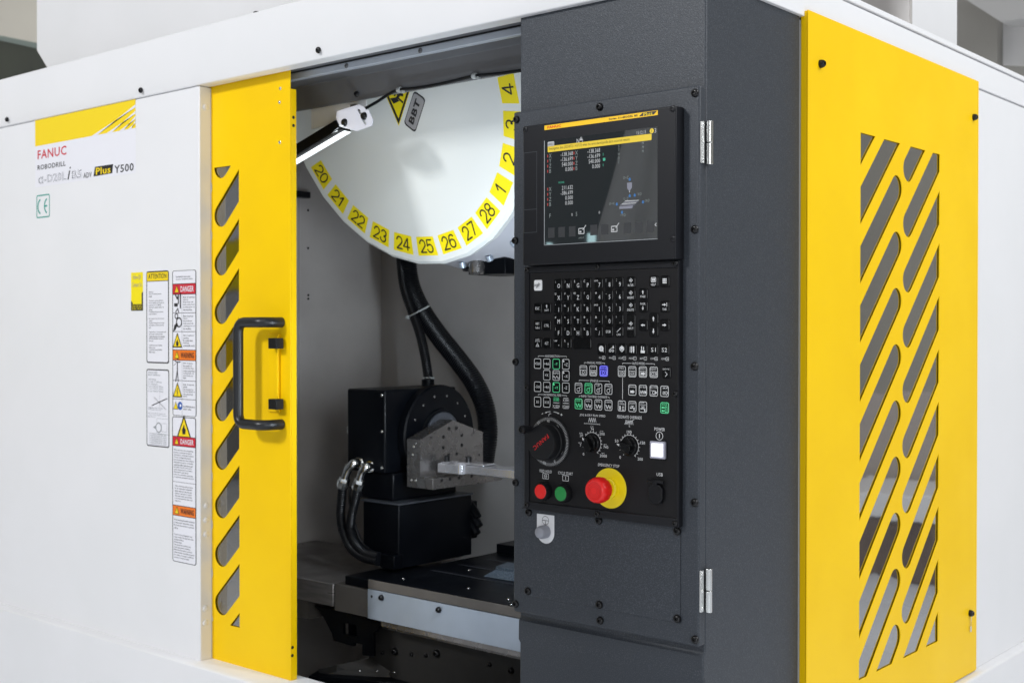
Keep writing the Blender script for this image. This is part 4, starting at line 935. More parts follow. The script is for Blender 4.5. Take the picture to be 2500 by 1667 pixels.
for i, (l, v) in enumerate(rows1):
    z = gS(140, 540+51*i)[1]
    for (xa, xb) in ((140, 368), (405, 642)):
        A2 = gS(xa, 540)[0]; B2 = gS(xb, 520)[0]
        P.rect(A2-.0085, A2-.006, z-.003, z+.003, SCR, 2); P.text(l, A2, z, .0085, None, SCG, 4, cond=.8); P.text(v, B2, z, .0085, None, SCW, 4, cond=.72, align='r')
st("MACHINE", 252, 808, .004, .016, SCT)
for i, (l, v) in enumerate([("X", "211.632"), ("Y", "-386.699"), ("Z", "0.000"), ("B", "0.000")]):
    z = gS(140, 875+51*i)[1]; A2 = gS(140, 540)[0]; B2 = gS(368, 520)[0]
    P.rect(A2-.0085, A2-.006, z-.003, z+.003, SCR, 2); P.text(l, A2, z, .0085, None, SCG, 4, cond=.8); P.text(v, B2, z, .0085, None, SCW, 4, cond=.72, align='r')
st("F", 139, 1143, .0085, None, SCG); st("0", 360, 1132, .006); st("S", 405, 1125, .0085, None, SCG); st("0", 635, 1110, .006)
for i, t in enumerate("STHDC"): st(t, 832, 443+40*i, .0055, None, SCG)
for i in range(3): st("M", 1075, 412+41*i, .0055, None, SCG)
a = gS(682, 576); P.rect(a[0]-.003, a[0]+.003, a[1]-.003, a[1]+.003, SCT, 2)
for y_ in (525, 632): a = gS(672, y_); P.rect(a[0]-.0004, a[0]+.0004, a[1]-.003, a[1]+.003, SCT, 2)
TOOL = mat("screen_lilac", (.1, .1, .12), .3, emit=((.50, .53, .66), .26))
P.poly([gS(912, 812), gS(964, 806), gS(962, 860), gS(944, 890), gS(932, 892), gS(914, 868)], TOOL, 2); P.poly([gS(932, 895), gS(944, 893), gS(938, 912)], SCW, 2)
P.poly([gS(835, 1050), gS(975, 1038), gS(965, 1068), gS(835, 1076)], TOOL, 2)
for i in range(4):
    t = i/4; x_a = 840+62*t; y_a = 1042-56*t
    P.poly([gS(x_a, y_a), gS(x_a+148-10*t, y_a-12+4*t), gS(x_a+156-10*t, y_a-19+4*t), gS(x_a+8, y_a-9)], TOOL if i % 2 == 0 else SCW, 2)
P.poly([gS(978, 1038), gS(1040, 985), gS(1036, 1010), gS(968, 1068)], SCD, 2)
for (x, y, dx, dy, t, tx, ty) in ((940, 780, 0, 1, "O+Z", 902, 760), (940, 946, 0, 1, "O-Z", 902, 972), (990, 940, 1, 0, "YO", 1040, 925), (1073, 1008, 1, 0, "-XO", 1115, 990), (810, 1030, -1, 0, "O+X", 762, 1022), (862, 1112, -1, 0, "+YO", 874, 1137)):
    a = gS(x, y); P.poly([(a[0]-.0025, a[1]-.002), (a[0]+.0025, a[1]-.002), (a[0]+.0025, a[1]+.002), (a[0], a[1]+.0045), (a[0]-.0025, a[1]+.002)], SCB, 2); st(t, tx, ty, .0055, None, SCG)
SCQ = mat("screen_key_tile", (.02, .02, .022), .3, emit=((.34, .38, .42), .06))
for k in range(10):
    xq = SX0+SW*(.035+.0975*k)
    if k in (3, 6): continue
    P.rect(xq-.001, xq+.017, SZ0+.014, SZ0+.036, SCQ, 2)
for k, nm in ((3, "LAYOUT"), (6, "")):
    xq = SX0+SW*(.035+.0975*k)-.004
    P.frame(xq, xq+.016, SZ0+.018, SZ0+.031, .0018, .001, SCW); P.rect(xq+.003, xq+.008, SZ0+.021, SZ0+.025, SCW, 3); P.line([(xq+.012, SZ0+.027), (xq+.020, SZ0+.036)], .0018, SCW, 3)
    if nm: P.text(nm, xq+.008, SZ0+.010, .0035, .014, SCG, 4)
P.line([gS(1208, 1218), gS(1196, 1233), gS(1208, 1248)], .0018, SCW, 3)
P.build("screen", du, "dark glass screen showing axis positions and a yellow alarm bar")
P = fprint(YS); a = gS(80, 237); b = gS(1222, 70); c = gS(80, 282)
P.rect(a[0], b[0], c[1], a[1], mat("amber_strip", (.93, .55, .002), .4), 1)
hh = a[1]-c[1]; xx0, xx1 = a[0], b[0]
t0, t1 = gS(111, 250)[0], gS(248, 250)[0]; P.text("FANUC", (t0+t1)/2, (a[1]+c[1])/2, hh*.58, t1-t0, PRR, bold=.02)
t0, t1 = gS(730, 250)[0], gS(1018, 250)[0]; P.text("Series 31i-MODEL B5", (t0+t1)/2, (a[1]+c[1])/2, hh*.42, t1-t0, PRK, bold=.02)
t0, t1 = gS(1033, 250)[0], gS(1215, 250)[0]; P.poly([(t0, c[1]+.002), (t1-.008, c[1]+.002), (t1, a[1]-.001), (t0+.009, a[1]-.001)], PRK, 2)
P.text("Plus", (t0+t1)/2, (a[1]+c[1])/2, hh*.72, (t1-t0)*.50, PRY, 4, bold=.01)
P.build("name_strip", du, "amber strip with red maker's name above the screen")
P = fprint(YS); a = q('C1', 99, 938, y=YS); b = q('C1', 180, 1435, y=YS); GR = mat("groove_line", (.045, .05, .06), .4)
P.frame(a.x, b.x, b.z, q('C1', 99, 945, y=YS).z, .0012, .0, GR); m_ = q('C1', 140, 1294, y=YS).z; P.rect(a.x, b.x, m_-.0006, m_+.0006, GR, 1); P.build("card_slot_cover", du)

# keyboard unit
YK = 2.1165
def gK(reg):
    return lambda x, y: (q(reg, x, y, y=YK).x, q(reg, x, y, y=YK).z)
k2, k3, k4 = gK('K2'), gK('K3'), gK('K4')
fx0, fx1 = k4(10, 1310)[0], k4(1978, 1500)[0]; fz0 = k4(10, 1312)[1]; fz1 = k2(5, 72)[1]
ix0, ix1 = k2(78, 300)[0], k2(2203, 300)[0]; iz0, iz1 = k4(75, 1222)[1], k2(75, 155)[1]
me = sheet([(fx0, fz0), (fx1, fz0), (fx1, fz1), (fx0, fz1)], [[(ix0, iz0), (ix1, iz0), (ix1, iz1), (ix0, iz1)]], lambda a, b, c: Vector((a, (YK-.003+YO)/2-.0002+c, b)), YO-YK+.0026, FRAME)
ku = put("keyboard_unit", me, oc, .0012)
YM = YK
mb = MB().box(ix0+.0002, ix1-.0002, YM, YO-.001, iz0+.0002, iz1-.0002); part("membrane", mb, PANEL, ku)
fs_ = [(42, 115, 'K2'), (1055, 68, 'K2'), (2170, 20, 'K2'), (40, 685, 'K3'), (2168, 770, 'K3'), (35, 1265, 'K4'), (932, 1380, 'K4'), (1925, 1505, 'K4'), (65, 308, 'X')]
for x, y, r in fs_:
    if r == 'X': continue
    p = q(r, x, y, y=YK-.003); put("screw", BM_FS, ku, loc=p)
# keys -------------------------------------------------------------
colx = {k: k2(x, 700)[0] for k, x in dict(a=203, b=335, c=492, d=627, e=768, f=908, g=1075, h=1220, i=1368, j=1540, k=1715, l=1867, m=2025).items()}
for k, x in dict(f1=1117, f2=1265, f3=1412, f4=1562, f5=1712, f6=1867, f7=2025).items(): colx[k] = k2(x, 1250)[0]
rz = [k2(492, y)[1] for y in (322, 492, 660, 830, 995, 1165)]
zf = k2(1562, 1253)[1]
KW, KH, KD = .0222, .0238, .0028
def key(cx, cz, draw=None, w=KW, h=KH, body_m=KEYM, frame=None, lab=None):
    mats = [body_m]; mb = MB(); n = 3; y1 = YM-.0001; y0 = YM-KD
    L0 = rrect(cx-w/2, cx+w/2, cz-h/2, cz+h/2, .0035, n); L1 = rrect(cx-w/2+.0002, cx+w/2-.0002, cz-h/2+.0002, cz+h/2-.0002, .0033, n); L2 = rrect(cx-w/2+.0012, cx+w/2-.0012, cz-h/2+.0012, cz+h/2-.0012, .0028, n)
    m_ = len(L0); vs = [(a, y1, b) for a, b in L0]+[(a, y0+.001, b) for a, b in L1]+[(a, y0, b) for a, b in L2]
    fs = [(i, (i+1) % m_, m_+(i+1) % m_, m_+i) for i in range(m_)]+[(m_+i, m_+(i+1) % m_, 2*m_+(i+1) % m_, 2*m_+i) for i in range(m_)]+[tuple(2*m_+i for i in range(m_))]
    mb.add(vs, fs); P = fprint(y0)
    if frame: P.line(rrect(cx-w/2+.0014, cx+w/2-.0014, cz-h/2+.0014, cz+h/2-.0014, .0028, n), .0011, frame, 1, True)
    if draw: draw(P, cx, cz)
    P.into(mb, mats); me = mb.mesh("key", mats, smooth=False)
    return put("key", me, ku, 0, lab)
def L2f(small, big):
    def d(P, x, z):
        if small: P.text(small, x-.0058, z+.0055, .0050 if len(small) == 1 else .0036, None if len(small) == 1 else .010, PRW)
        P.text(big, x+.0032, z-.0032, .0092, None, PRW, cond=.78) if big not in '-_.' else P.text(big, x+.0032, z-.0025, .009, None, PRW)
    return d
G = [["( O", ") N", "E G", "C P", "HOME 7", ": 8", ": 9"], ["U X", "V Y", "W Z", "? Q", "+ 4", ", 5", "| 6"], ["' I", "A J", "@ K", "= R", "END 1", "[ 2", "} 3"],
     ["# M", "= S", "* T", "+ L", "^ -", "( 0", ") ."], ["[ F", "] D", "& H", "% B", "< /", None, None], ["\\¥ -", "$ !", None, None, None, None, None]]
for r, row in enumerate(G):
    for c, t in zip("cdefghi", row):
        if t: s_, b_ = t.split(" "); key(colx[c], rz[r], L2f(s_, b_))
def T1(t, h=.0058, w=None, dz=0): return lambda P, x, z: P.text(t, x, z+dz, h, w, PRW, cond=.8)
def T2(t1, t2, h1=.0045, h2=.0045, w1=None, w2=None, g=.0045): return lambda P, x, z: (P.text(t1, x, z+g, h1, w1, PRW), P.text(t2, x, z-g, h2, w2, PRW))
def arrow(P, x, z, a, s=.0075, m=PRW, wd=.0016):
    d = Vector((math.cos(a), math.sin(a))); n = Vector((-d.y, d.x)); c = Vector((x, z))
    P.line([tuple(c-d*s*.5), tuple(c+d*s*.1)], wd, m); P.poly([tuple(c+d*s*.55), tuple(c+d*s*.0+n*s*.32), tuple(c+d*s*.0-n*s*.32)], m, 3)
def diam(P, x, z, s, m=PRW): P.line([(x, z+s), (x+s, z), (x, z-s)], .0011, m)
key(colx['a'], k2(203, 333)[1], lambda P, x, z: (P.text("RESET", x, z, .0055, .0165, PRK), P.line([(x-.004, z-.006), (x+.004, z+.006)], .0008, PRK), P.line([(x-.0015, z-.006), (x+.006, z+.004)], .0006, PRK)), body_m=mat("white_key", (.80, .81, .82), .4), lab="white RESET key")
key(colx['a'], rz[2], T1("ESC", .006, .0115)); key(colx['b'], rz[2], lambda P, x, z: (arrow(P, x, z+.0045, PI/2), P.text("SHIFT", x, z-.0045, .0045, .012, PRW)))
za2 = k2(203, 910)[1]
key(colx['a'], za2, T2("ABC", "/abc", .0052, .0052, .011, .013)); key(colx['b'], za2, T1("CTRL", .006, .0135))
key(colx['a'], rz[5], lambda P, x, z: (P.text("ALARM", x, z+.008, .003, .011, PRW), P.text("/STATUS", x, z+.0042, .003, .0135, PRW), P.line([(x-.004, z-.007), (x+.004, z-.007), (x, z-.0002)], .0010, PRW, 2, True), P.line([(x, z-.003), (x, z-.0055)], .0008)))
key(colx['b'], rz[5], T1("ALT", .006, .0105))
xs_ = k2(838, 1160)[0]; key(xs_, rz[5], None, w=k2(968, 1160)[0]-k2(708, 1160)[0])
key(colx['h'], rz[4], T1("EOB", .0055, .0115)); key(colx['i'], rz[4], lambda P, x, z: (P.poly([(x-.004, z), (x-.002, z+.0005), (x+.004, z+.0075), (x+.0025, z+.0055), (x-.0005, z+.001)], PRW, 2), P.line([(x-.0045, z-.0005), (x+.0045, z+.007)], .0014), P.text("CAN", x, z-.006, .0045, .010, PRW)))
def edk(t): return lambda P, x, z: (diam(P, x, z+.0042, .0042), diam(P, x-.002, z+.0042, .0025), P.line([(x-.004, z+.0042), (x, z+.0042)], .0012), P.text(t, x, z-.0058, .0046, .0165 if len(t) > 5 else .0145, PRW))
for r, t in enumerate(("ALTER", "INSERT", "DELETE")): key(colx['j'], rz[r], edk(t))
zi = (rz[3]+rz[4])/2; key(colx['j'], zi, edk("INPUT"), h=rz[3]-rz[4]+KH)
key(colx['k'], k2(1715, 458)[1], lambda P, x, z: (arrow(P, x, z+.004, PI/2), P.text("PAGE", x, z-.005, .0045, .012, PRW)))
key(colx['k'], k2(1715, 640)[1], lambda P, x, z: (arrow(P, x, z-.003, -PI/2), P.text("PAGE", x, z+.006, .0045, .012, PRW)))
key(colx['l'], rz[0], lambda P, x, z: (P.frame(x-.006, x+.006, z-.001, z+.009, .0011, .001), P.rect(x-.0035, x-.0003, z+.0015, z+.0065, PRW), P.rect(x+.0003, x+.0035, z+.0015, z+.0065, PRW), P.text("HELP", x, z-.006, .0045, .0115, PRW)))
key(colx['m'], rz[0], lambda P, x, z: [P.rect(x+.0033*i-.0013, x+.0033*i+.0013, z+.001+.0036*j-.0014, z+.001+.0036*j+.0014, PRW) for i in (-1, 0, 1) for j in (-1, 0, 1)])
key(colx['m'], rz[2], lambda P, x, z: (arrow(P, x-.001, z+.004, 0, .009), P.line([(x+.0055, z+.0075), (x+.0055, z+.0005)], .0012), P.text("TAB", x, z-.0052, .0045, .0095, PRW)))
for c, y, a in (('l', 812, PI/2), ('l', 990, -PI/2), ('k', 903, PI), ('m', 903, 0)): key(colx[c], k2(1867, y)[1], (lambda A: lambda P, x, z: arrow(P, x, z, A, .009, PRW, .0022))(a))
FI = {1: lambda P, x, z: (P.disc(x, z+.001, .006, PRW, 1), P.poly([(x+.001, z-.003), (x+.006, z-.0065), (x+.005, z)], PRW, 1.4), P.text("i", x, z+.001, .008, None, PRK)),
      2: lambda P, x, z: (P.ring(x-.0035, z-.003, .0023, .0012), P.ring(x+.0035, z-.003, .0023, .0012), P.poly([(x+.001, z+.002), (x+.007, z+.0025), (x+.0045, z+.0085)], PRW, 2), P.line([(x-.003, z+.0005), (x+.002, z+.003)], .001)),
      3: lambda P, x, z: (P.poly([(x-.006, z-.0005), (x, z-.006), (x+.006, z-.0005), (x+.0055, z+.004), (x, z+.008), (x-.0055, z+.004)], PRW, 1), P.line([(x-.004, z+.001), (x, z-.002), (x+.004, z+.001)], .0009, PRK), P.line([(x, z-.002), (x, z-.005)], .0009, PRK)),
      4: lambda P, x, z: (P.rect(x-.006, x-.005, z-.006, z+.006), P.rect(x-.0035, x-.0012, z-.0065, z+.0065), P.rect(x+.001, x+.005, z-.004, z+.0065), P.poly([(x+.001, z-.0042), (x+.005, z-.0042), (x+.003, z-.0075)], PRW, 1)),
      5: lambda P, x, z: (P.poly([(x-.005, z-.007), (x+.005, z-.007), (x+.0055, z-.002), (x-.005, z-.001)], PRW, 1), P.rect(x-.004, x-.002, z-.001, z+.007), P.rect(x+.001, x+.003, z-.001, z+.006)),
      6: T1("S1", .0085, .0115), 7: T1("S2", .0085, .0125)}
for i in range(1, 8): key(colx['f%d' % i], zf, FI[i])
# lower keys with outlines
def lk(reg_y, x, draw, fr=PRW, body_m=KEYM, **k): return key(k3(x, reg_y[1])[0], k3(reg_y[0], reg_y[1])[1], draw, w=.0212, h=.0240, body_m=body_m, frame=fr, **k)
r1, r2, r3, r4 = (203, 337), (335, 503), (203, 668), (203, 885)
def TX(t, m=PRW, w=None): return lambda P, x, z: P.text(t, x, z, .0062, w, m, cond=.8)
def spark(t, m=PRW): return lambda P, x, z: (P.text(t, x+.001, z-.001, .0065, None, m, cond=.8), P.poly([(x-.0075, z+.009), (x-.003, z+.006), (x-.005, z+.0045), (x-.0085, z+.0045)], m, 2), P.line([(x-.008, z+.007), (x-.006, z+.010)], .0012, m))
lk(r1, 203, TX("+5th", w=.0145)); lk(r1, 335, TX("+4th", w=.0150)); lk(r1, 470, TX("–Y", LG), fr=LG); lk(r1, 608, spark("+Z"))
lk(r2, 335, TX("+X")); lk(r2, 608, spark("–X"))
lk(r2, 470, lambda P, x, z: (P.text("RAPID", x, z+.005, .0050, .015, PRW), P.line([(x-.008+.016*i/16, z-.004+.003*math.sin(i/16*4*PI)) for i in range(17)], .0011)))
lk(r3, 203, TX("–5th", w=.0145)); lk(r3, 335, TX("–4th", w=.0150)); lk(r3, 470, spark("+Y", LG), fr=LG); lk(r3, 608, TX("–Z"))
lk(r4, 203, TX("X1")); lk(r4, 335, TX("X10", w=.012))
def dbl(t1, t2, m1): return lambda P, x, z: (P.text(t1, x, z+.0065, .0062, .0155, m1), P.text(t2, x, z-.0075, .0062, .0185, PRW), P.rect(x-.008, x+.008, z-.0008, z+.0003, PRW), P.rect(x-.007, x+.007, z+.0108, z+.0115, m1), P.rect(x-.007, x+.007, z-.0118, z-.0111, PRW))
lk((203, 885), 470, dbl("X100", "X1000", LG), fr=None); lk((203, 885), 608, dbl("X200", "X2000", PRW), fr=None)
def boxed(t, icon, m=PRW):
    def d(P, x, z):
        P.text(t, x, z+.0066, .0038, min(.0165, .0034*len(t)+.001), m); icon(P, x, z-.0035, m)
    return d
def ibox(inner): return lambda P, x, z, m: (P.frame(x-.0075, x+.0075, z-.0052, z+.0052, .0009, .0005, m), inner(P, x, z, m))
zig = lambda P, x, z, m: P.line([(x-.006+.012*i/6, z+(.003 if i % 2 else -.003)) for i in range(7)], .0011, m)
crc = lambda P, x, z, m: P.ring(x, z, .0030, .0010, m, n=16)
dmd = lambda P, x, z, m: (diam(P, x+.001, z, .0035, m), P.frame(x-.004, x+.0005, z-.002, z+.002, .0008, 0, m))
arr = lambda P, x, z, m: (P.rect(x-.005, x+.001, z-.0025, z+.0025, m), P.poly([(x+.001, z+.004), (x+.006, z), (x+.001, z-.004)], m, 1))
fau = lambda P, x, z, m: (P.rect(x-.006, x+.006, z-.001, z+.0015, m), P.rect(x-.0012, x+.0012, z-.001, z+.005, m), P.rect(x-.004, x+.004, z+.004, z+.0052, m), P.rect(x+.003, x+.0055, z-.0045, z, m))
spn = lambda s: (lambda P, x, z, m: (P.ring(x, z, .0040, .0010, m, n=18), P.line([(x+.002, z+.004), (x+.006, z+.006)], .0011, m), P.text(s, x, z, .003, None, m) if s else None))
rpd = lambda P, x, z, m: P.line([(x-.007+.014*i/14, z+.0035*math.sin(i/14*4*PI+.8)) for i in range(15)], .0014, m)
rm = (860, 437)
lk(rm, 860, boxed("REF POINT", ibox(crc))); lk(rm, 1002, boxed("JOG", ibox(zig))); lk(rm, 1148, boxed("HANDLE", ibox(crc), LB), fr=LB, body_m=LBF, lab="blue lit HANDLE key")
rs = (790, 687)
lk(rs, 790, boxed("DOWN", spn("-"))); lk(rs, 932, boxed("100%", spn(""), LG), fr=LG, body_m=LGF); lk(rs, 1075, boxed("UP", spn("+"))); lk(rs, 1220, boxed("SPINDLE", spn("")))
rr_ = (790, 913)
lk(rr_, 790, boxed("LOW", rpd, LG), fr=LG, body_m=LGF); lk(rr_, 932, boxed("25%", rpd)); lk(rr_, 1075, boxed("50%", rpd)); lk(rr_, 1220, boxed("100%", rpd))
ra = (1412, 449)
lk(ra, 1412, boxed("MDI", ibox(dmd))); lk(ra, 1563, boxed("MEMORY", ibox(lambda P, x, z, m: P.frame(x-.004, x+.004, z-.0025, z+.0025, .0009, .0008, m)))); lk(ra, 1715, boxed("REMOTE", ibox(arr))); lk(ra, 1870, boxed("EDIT", ibox(lambda P, x, z, m: (crc(P, x-.002, z, m), diam(P, x+.003, z, .003, m)))))
lk((2048, 465), 2048, boxed("QUICK NC", lambda P, x, z, m: diam(P, x-.002, z, .0048, m)), fr=None)
rb = (1563, 716)
lk(rb, 1563, boxed("SINGLE", arr)); lk(rb, 1715, boxed("DRY RUN", lambda P, x, z, m: (zig(P, x-.001, z, m), P.poly([(x+.005, z+.004), (x+.009, z), (x+.005, z-.004)], m, 1)))); lk(rb, 1870, boxed("M01 STOP", lambda P, x, z, m: (crc(P, x, z, m), P.poly([(x+.004, z+.004), (x+.008, z), (x+.004, z-.004)], m, 1), P.line([(x-.007, z+.004), (x+.004, z+.004)], .0008, m), P.line([(x-.007, z-.004), (x+.004, z-.004)], .0008, m)))); lk(rb, 2025, boxed("/ SKIP", lambda P, x, z, m: (P.frame(x-.004, x+.003, z-.003, z+.003, .0009, 0, m), P.line([(x-.003, z-.0025), (x+.0025, z+.0025)], .0009, m), diam(P, x+.004, z, .004, m))))
rc = (1412, 944)
lk(rc, 1412, lambda P, x, z: (P.text("TOOL", x-.002, z+.0085, .0036, .010, PRW), P.text("CHANGE", x, z+.0042, .0036, .0145, PRW), P.rect(x-.006, x-.003, z-.009, z, PRW), P.frame(x+.001, x+.006, z-.009, z-.001, .001, 0))); lk(rc, 1563, boxed("COOLANT", fau)); lk(rc, 1715, lambda P, x, z: (P.text("FLOOD", x-.002, z+.0085, .0034, .011, PRW), P.text("COOLANT", x, z+.0042, .0034, .0155, PRW), fau(P, x, z-.004, PRW), P.text("F", x+.007, z-.0085, .0042, None, PRW)))
lk((2025, 972), 2025, lambda P, x, z: (P.text("DOOR", x, z+.0066, .0042, .0125, LG), arrow(P, x-.0035, z+.0005, PI, .007, LG, .002), arrow(P, x-.0035, z-.006, PI, .007, LG, .002), P.frame(x+.0015, x+.0065, z-.009, z+.003, .0009, 0, LG)), fr=LG, body_m=LGF, lab="green lit DOOR key")
# printed captions on the membrane
P = fprint(YM)
def cap(g, t, xa, xb, y, h, m=PRW): a = g(xa, y); b = g(xb, y); P.text(t, (a[0]+b[0])/2, (a[1]+b[1])/2, h, b[0]-a[0], m, 1.5)
def brk(xa, ta, tb, xb, y, yd):
    z = k3((xa+xb)/2, y)[1]; d = .0028
    for p0, p1 in (((xa), (ta)), ((tb), (xb))):
        u0 = k3(p0, y)[0]; u1 = k3(p1, y)[0]; P.rect(u0, u1, z-.0004, z+.0004, PRW)
    for u in (xa, xb): x_ = k3(u, y)[0]; P.rect(x_-.0004, x_+.0004, z-d, z-.0005, PRW)
cap(k3, "AXIS/DIRECTION", 300, 508, 231, .0048); brk(202, 292, 515, 608, 231, 1)
cap(k3, "INCREMENTAL FEED", 278, 530, 787, .0048); brk(202, 270, 537, 608, 787, 1)
cap(k3, "MANUAL MODE", 905, 1108, 326, .0048); brk(862, 898, 1115, 1155, 326, 1)
cap(k3, "SPINDLE", 945, 1060, 583, .0048); brk(788, 935, 1068, 1221, 583, 1)
cap(k3, "RAPID TRAVERSE OVERRIDE", 818, 1190, 811, .0048); brk(788, 810, 1197, 1221, 811, 1)
cap(k3, "AUTO MODE", 1552, 1728, 336, .0052); brk(1412, 1542, 1738, 1870, 336, 1)
a = k3(1412, 535); b = k3(1412, 850); P.rect(a[0]-.0005, a[0]+.0005, b[1], a[1], PRW)
for i, (t, s_) in enumerate((("POS", "+"), ("PROG", "X"), ("OFS/SET", "="), ("MESSAGE", "?"), ("GRAPH", "L"), ("CUSTOM", "8"), ("SYSTEM", ">"))):
    c = colx['f%d' % (i+1)]; z = k3(1562, 262)[1]; P.text(t, c-.0045, z, .0035, .0028+.0012*len(t), PRW, 1.5); P.frame(c+.001, c+.0085, z-.0035, z+.0035, .0007, .0006); P.text(s_, c+.0048, z, .0038, None, PRW, 3)
cap(k4, "JOG & DRY RUN SPEED", 710, 1036, 128, .0062); cap(k4, "FEEDRATE OVERRIDE", 1187, 1500, 147, .0062)
def zz(xa, xb, y, h, n=8):
    a = k4(xa, y); b = k4(xb, y); P.line([(a[0]+(b[0]-a[0])*i/n, a[1]+(h/2 if i % 2 else -h/2)) for i in range(n+1)], .0009)
zz(822, 918, 180, .009); zz(1288, 1390, 210, .009); a = k4(1283, 232); b = k4(1402, 180); P.line([a, b], .0008, PRW, 3)
cap(k4, "mm/min(inch/min)", 765, 967, 232, .0042); cap(k4, "%", 1335, 1350, 262, .004)
cap(k4, "POWER", 1662, 1795, 301, .0068); cap(k4, "USB", 1690, 1768, 877, .0068); cap(k4, "EMERGENCY STOP", 944, 1213, 762, .0062)
cap(k4, "FEED HOLD", 198, 351, 836, .0062); cap(k4, "CYCLE START", 433, 620, 862, .0062)
a = k4(274, 898); P.frame(a[0]-.0085, a[0]+.0085, a[1]-.0062, a[1]+.0062, .001, .0008); P.ring(a[0], a[1], .0036, .0009, n=18); P.rect(a[0]-.003, a[0]+.003, a[1]-.0004, a[1]+.0004)
a = k4(528, 924); P.frame(a[0]-.0085, a[0]+.0085, a[1]-.0062, a[1]+.0062, .001, .0008); P.rect(a[0]-.0006, a[0]+.0006, a[1]-.0035, a[1]+.0035)
a = k4(1726, 385); P.ring(a[0], a[1], .0083, .0011); P.rect(a[0]-.0009, a[0]+.0009, a[1]-.0045, a[1]+.0045)
# dial scales
def dial(cx, cz, r, labels, n=20, a_from=-135):
    P.ring(cx, cz, r, .0009, n=40, a0=math.radians(-58), a1=math.radians(202)); 
    for i in range(n):
        ang = math.radians(-53+255*i/(n-1)); P.line([(cx+(r+.0005)*math.cos(ang), cz+(r+.0005)*math.sin(ang)), (cx+(r+.0032)*math.cos(ang), cz+(r+.0032)*math.sin(ang))], .0011)
    ang = math.radians(232); P.line([(cx+r*math.cos(ang), cz+r*math.sin(ang)), (cx+(r+.002)*math.cos(ang), cz+(r+.002)*math.sin(ang))], .0011)
dc1 = k4(868, 478); R1_ = abs(k4(868, 340)[1]-k4(868, 478)[1]); dial(dc1[0], dc1[1], R1_, None, 16)
dc2 = k4(1343, 515); dial(dc2[0], dc2[1], R1_, None, 16)
for t, x, y, w_, s_ in (("0", 758, 617, 18, ""), ("7", 718, 505, 16, "(0.3)"), ("20", 730, 382, 40, "(0.8)"), ("74", 869, 300, 36, "(2.9)"), ("200", 994, 360, 66, "(7.9)"), ("740", 1042, 528, 60, "(29.1)"), ("2000", 1010, 640, 90, "(78.7)")):
    cap(k4, t, x-w_/2, x+w_/2, y, .0058)
    if s_: cap(k4, s_, x-6-20, x-6+20, y-30, .0034)
for t, x, y, w_ in (("0", 1225, 658, 20), ("50", 1180, 450, 44), ("100", 1340, 335, 60), ("150", 1512, 474, 60), ("200", 1480, 680, 66)): cap(k4, t, x-w_/2, x+w_/2, y, .0060)
# handwheel printed arrows
P.line([k4(335, 75), k4(300, 80), k4(270, 88)], .0011); P.poly([k4(262, 92), k4(285, 78), k4(290, 94)], PRW, 3); P.line([k4(225, 108), k4(240, 97)], .0013)
P.line([k4(378, 78), k4(410, 86), k4(440, 97)], .0011); P.poly([k4(453, 103), k4(430, 86), k4(426, 101)], PRW, 3); P.line([k4(465, 113), k4(487, 117)], .0013); P.line([k4(478, 102), k4(474, 128)], .0013, PRW, 3)
P.line([k4(312, 135), k4(320, 103), k4(343, 101)], .0010)
P.build("printed_captions", ku)["kind"] = "stuff"
# handwheel
hw0 = k4(330, 457); HR = abs(k4(330, 140)[1]-k4(330, 775)[1])/2
part_hw = MB().lathe([(HR+.001, 0), (HR+.001, .002), (HR-.0005, .003), (HR-.022, .003)], (hw0[0], YM-.0003, hw0[1]), (0, -1, 0), 72); hwd = part("handwheel", part_hw, BLK, oc)
P = fprint(YM-.0033)
for i in range(100):
    a = 2*PI*i/100; l = .006
    P.line([(hw0[0]+(HR-.0015)*math.cos(a), hw0[1]+(HR-.0015)*math.sin(a)), (hw0[0]+(HR-.0015-l)*math.cos(a), hw0[1]+(HR-.0015-l)*math.sin(a))], .00062)
for t, x, y in (("50", 195, 218), ("40", 320, 193), ("30", 436, 272), ("20", 500, 423), ("10", 487, 592), ("0", 400, 706), ("90", 272, 725)):
    c = k4(x, y); an = math.atan2(c[1]-hw0[1], c[0]-hw0[0])-PI/2; P.text(t, c[0], c[1], .0062, None, PRW, 2, rot=an, cond=.8)
P.build("dial_scale", hwd)
ykn = YM-.034; kc = q('K4', 222, 462, y=ykn); KR = abs(q('K4', 222, 233, y=ykn).z-q('K4', 222, 692, y=ykn).z)/2
kc2 = (hw0[0]*.0+kc.x, hw0[1])
mb = MB().lathe([(KR*1.08, .0035), (KR*1.09, .006), (KR*1.06, .012), (KR*1.03, .013), (KR, .034-.003), (KR-.002, .034), (0, .034)], (hw0[0], YM, hw0[1]), (0, -1, 0), 64); part("knob", mb, BLK, hwd)
P = fprint(YM-.0341); cF = (hw0[0], hw0[1]); P.text("FANUC", cF[0]+.002, cF[1]+.001, .0095, .050, PRR, 1, rot=math.radians(217), cond=.9); P.build("knob_lettering", hwd)
c = q('K4', 68, 308, y=YM-.050); hx_ = hw0[0]-KR*.78; hz_ = c.z
mb = MB().lathe([(.007, .034), (.0065, .036), (.0085, .050), (.0095, .058), (.009, .062), (.006, .063), (.005, .060), (0, .060)], (hx_, YM, hz_), (0, -1, 0), 24); part("crank_grip", mb, BLK, hwd)
